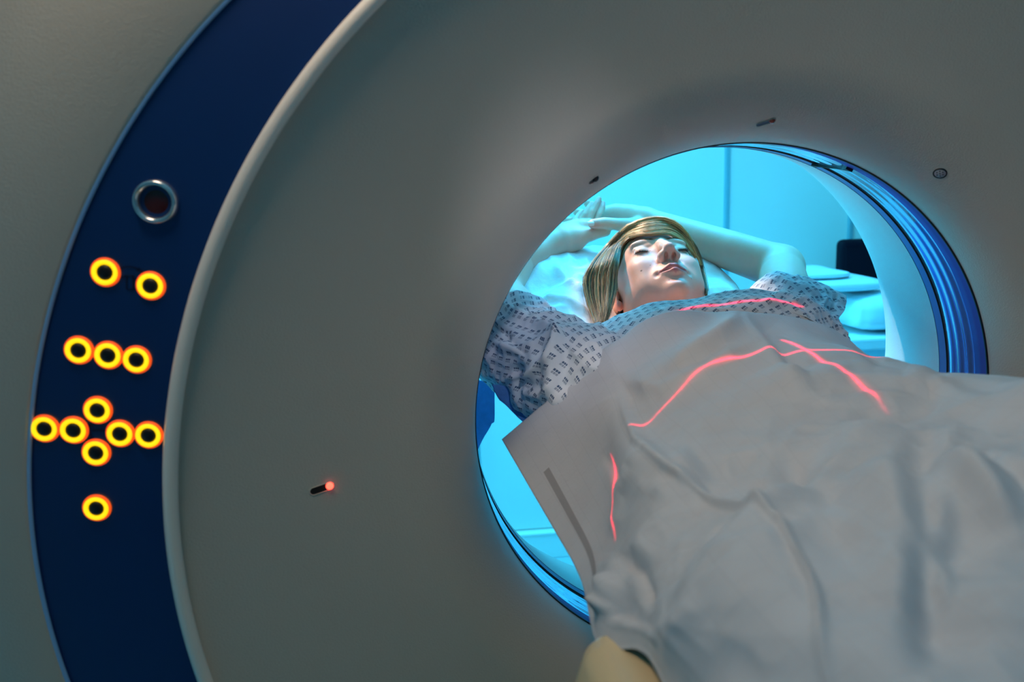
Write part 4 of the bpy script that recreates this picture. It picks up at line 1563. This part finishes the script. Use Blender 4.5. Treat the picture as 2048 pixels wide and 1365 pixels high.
sl2['label'] = 'open frilled sleeve around the raised arm on the right'
# loose gown cloth hanging beside the couch under the left sleeve
sk = [
    [A(985, 768, .10), A(1020, 775, .09), A(1060, 790, .08), A(1100, 800, .06), A(1140, 800, .04)],
    [A(992, 785, .10), A(1030, 812, .085), A(1062, 830, .07), A(1100, 840, .05), A(1140, 835, .03)],
    [A(1000, 800, .10), A(1040, 838, .08), A(1072, 862, .06), A(1100, 880, .05), A(1150, 870, .02)],
]
o = cloth('undersheet', sk, 40, 60, m_bluecloth, None, .0015, 9)
thing(o, 'blue cloth edge hanging below the left sleeve beside the grey-white sheet', 'cloth')
hs = [
    [A(930, 760, .30), A(965, 762, .30), A(989, 770, .30)],
    [A(930, 830, .30), A(965, 830, .30), A(989, 838, .30)],
    [A(930, 880, .32), A(960, 872, .31), A(983, 850, .30)],
    [A(935, 930, .33), A(950, 912, .32), A(964, 884, .31)],
]
o = cloth('hanging_cloth', hs, 60, 40, m_bluecloth, None, .0015, 10)
thing(o, 'dark blue woven cloth hanging at the far left edge of the bore opening', 'cloth')

# ------------------------------------------------------------------ pillow


def pillow():
    nu, nv = 150, 150
    cx, cy, hx, hy = -.060, .360, .225, .185
    V = np.zeros((nu, nv, 3))
    for side in (0,):
        pass
    u = np.linspace(-1, 1, nu)[:, None] * np.ones((1, nv))
    v = np.linspace(-1, 1, nv)[None] * np.ones((nu, 1))
    # squircle mapping of the square
    pin = 1 - 0.06 * (u * u * v * v)
    x = cx + hx * u * pin * (1 - 0.05 * v * v)
    y = cy + hy * v * pin * (1 - 0.05 * u * u)
    e = np.clip((1 - np.abs(u) ** 3.0), 0, 1) ** .42 * np.clip((1 - np.abs(v) ** 4.0), 0, 1) ** .40
    slope = .056 + .50 * (y - cy)
    zt = slope + .085 * e
    dent = np.exp(-(((x + .014) / .085) ** 2 + ((y - .35) / .12) ** 2))
    zt -= .085 * dent * e
    P = np.stack([x, y, zt], -1)
    fl_ = P.reshape(-1, 3)
    w_ = (.0080 * (1 - 2 * np.abs(vnoise(fl_ * (1, .8, 1), .07, 61))) + .0040 * (1 - 2 * np.abs(vnoise(fl_, .03, 62)))).reshape(nu, nv)
    px = proj(P)
    for pts, wd2, h_, kd in (([(1105, 535), (1060, 580), (1020, 600)], 12, .018, 's'), ([(1105, 535), (1140, 570), (1170, 600)], 8, .009, 'r'),
                             ([(1190, 640), (1130, 610), (1070, 600)], 7, .010, 'r'), ([(1185, 600), (1130, 580), (1080, 590)], 9, .004, 'r'), ([(1420, 560), (1470, 575), (1500, 580)], 8, .004, 'r')):
        dd, sd, tt = seg_field(px, pts)
        en = np.clip(np.minimum(tt, 1 - tt) * 5, 0, 1)
        w_ = w_ + (h_ * np.exp(-(dd / wd2) ** 2) * en if kd == 'r' else h_ * np.tanh(sd / wd2) * np.exp(-(dd / (3 * wd2)) ** 2) * en)
    P[..., 2] += w_ * e
    Q = P.copy()
    Q[..., 2] = slope - .035 * e
    mb = MB().add(P.reshape(-1, 3), grid_faces(nu, nv)).add(Q.reshape(-1, 3), grid_faces(nu, nv)[:, ::-1])
    return mb.build('pillow', m_pillow, smooth=True)


pil = pillow()
thing(pil, 'white paper-covered pillow, creased, under the patient\'s head', 'pillow')
# blue wedge behind the pillow carrying it
V = []
hr = MB()
prf = [(.30, -.085), (.56, -.085), (.60, -.06), (.60, .100), (.56, .105), (.30, -.03)]
for x in (-.21, .09):
    V += [(x, y, z) for y, z in prf]
hr.add(V, [tuple(range(6))[::-1], tuple(range(6, 12))] + [(k, (k + 1) % 6, 6 + (k + 1) % 6, 6 + k) for k in range(6)])
o = hr.build('headrest', m_pad, bevel=.008)
thing(o, 'blue foam headrest wedge behind the white pillow', 'headrest')

# ------------------------------------------------------------------ background furniture
ctr = empty('counter', (1.3, 1.5, FZ))
thing(ctr, 'pale blue counter unit by the back wall seen through the bore', 'counter')
child(MB().box((1.28, 1.50, (FZ - 0.18) / 2), (1.10, 0.60, -0.18 - FZ)).build('cabinet_body', m_counter, bevel=.006), ctr)
child(MB().box((1.28, 1.49, -0.1625), (1.16, 0.66, 0.035)).build('worktop', m_linen, bevel=.006), ctr)


def soft_block(name, c, d, m, label, cat, seed, group=None, stripes=0, e=0.35):
    nu, nv = 60, 60
    th = np.linspace(0, 2 * math.pi, nu, endpoint=False)
    ph = np.linspace(-math.pi / 2, math.pi / 2, nv)
    T, Pp = np.meshgrid(th, ph, indexing='ij')
    sg = lambda a, p: np.sign(a) * np.abs(a) ** p
    x = sg(np.cos(Pp), .5) * sg(np.cos(T), e)
    y = sg(np.cos(Pp), .5) * sg(np.sin(T), e)
    z = sg(np.sin(Pp), .6)
    P = np.stack([c[0] + d[0] / 2 * x, c[1] + d[1] / 2 * y, c[2] + d[2] / 2 * z], -1)
    fl_ = P.reshape(-1, 3)
    n = np.stack([x, y, z], -1)
    w_ = .004 * vnoise(fl_, .09, seed).reshape(nu, nv)
    if stripes:
        w_ += .0025 * np.sin(P[..., 0] * stripes) * np.clip(1 - z * z, 0, 1)
    P = P + n * w_[..., None]
    o = mesh_obj(name, P.reshape(-1, 3), grid_faces(nu, nv, True, False), m)
    return thing(o, label, cat, group)


soft_block('folded_blanket', (1.10, 1.37, -.083), (.56, .38, .120), m_linen, 'thick striped folded blanket, lowest on the counter behind the bore', 'blanket', 71, stripes=240)
soft_block('cushion', (0.81, 1.38, -.002), (.28, .30, .038), m_linen, 'flat rounded cushion lying on the striped blanket', 'cushion', 72)
soft_block('cushion', (0.74, 1.40, .029), (.24, .26, .022), m_linen, 'smallest cushion on top of the flat rounded cushion', 'cushion', 73)
mon = empty('monitor', (1.09, 1.66, -.144))
thing(mon, 'black monitor standing by the back wall behind the striped blanket', 'monitor')
c = np.array((1.09, 1.62, .01))
child(MB().box(c, (.22, .04, .20)).build('monitor_housing', m_screen, bevel=.02, seg=4), mon)
child(MB().box(c + (0, -.021, 0), (.18, .004, .15)).build('screen', m_screen, bevel=.002), mon)
child(MB().box((1.09, 1.66, -.09), (.06, .03, .10)).box((1.09, 1.665, -.1385), (.2, .13, .011)).build('stand', m_screen, bevel=.004), mon)

# ------------------------------------------------------------------ lasers
LTp = LTp + np.array((0, -0.01, -0.012))
LL = LL + np.array((0.004, -0.012, 0))


def fan(o, a, b_, w_):
    return (plane_through(o, a, b_), w_, a, b_)


laser('laser_top', LTp, [fan(LTp, A(1562, 674, -.09), A(1800, 880, -.36), .0045),
                         fan(LTp, A(1215, 900, -.195), A(1830, 752, -.175), .0035),
                         fan(LTp, A(1846, 755, -.13), A(1870, 737, -.10), .0035),
                         fan(LTp, A(1245, 692, .07), A(1612, 625, .07), .0035)], 22.0)
laser('laser_left', LL, [fan(LL, A(1228, 905, -.16), A(1280, 1095, -.31), .0050), fan(LL, A(1125, 1090, -.15), A(1166, 1059, -.15), .0030)], 14.0)
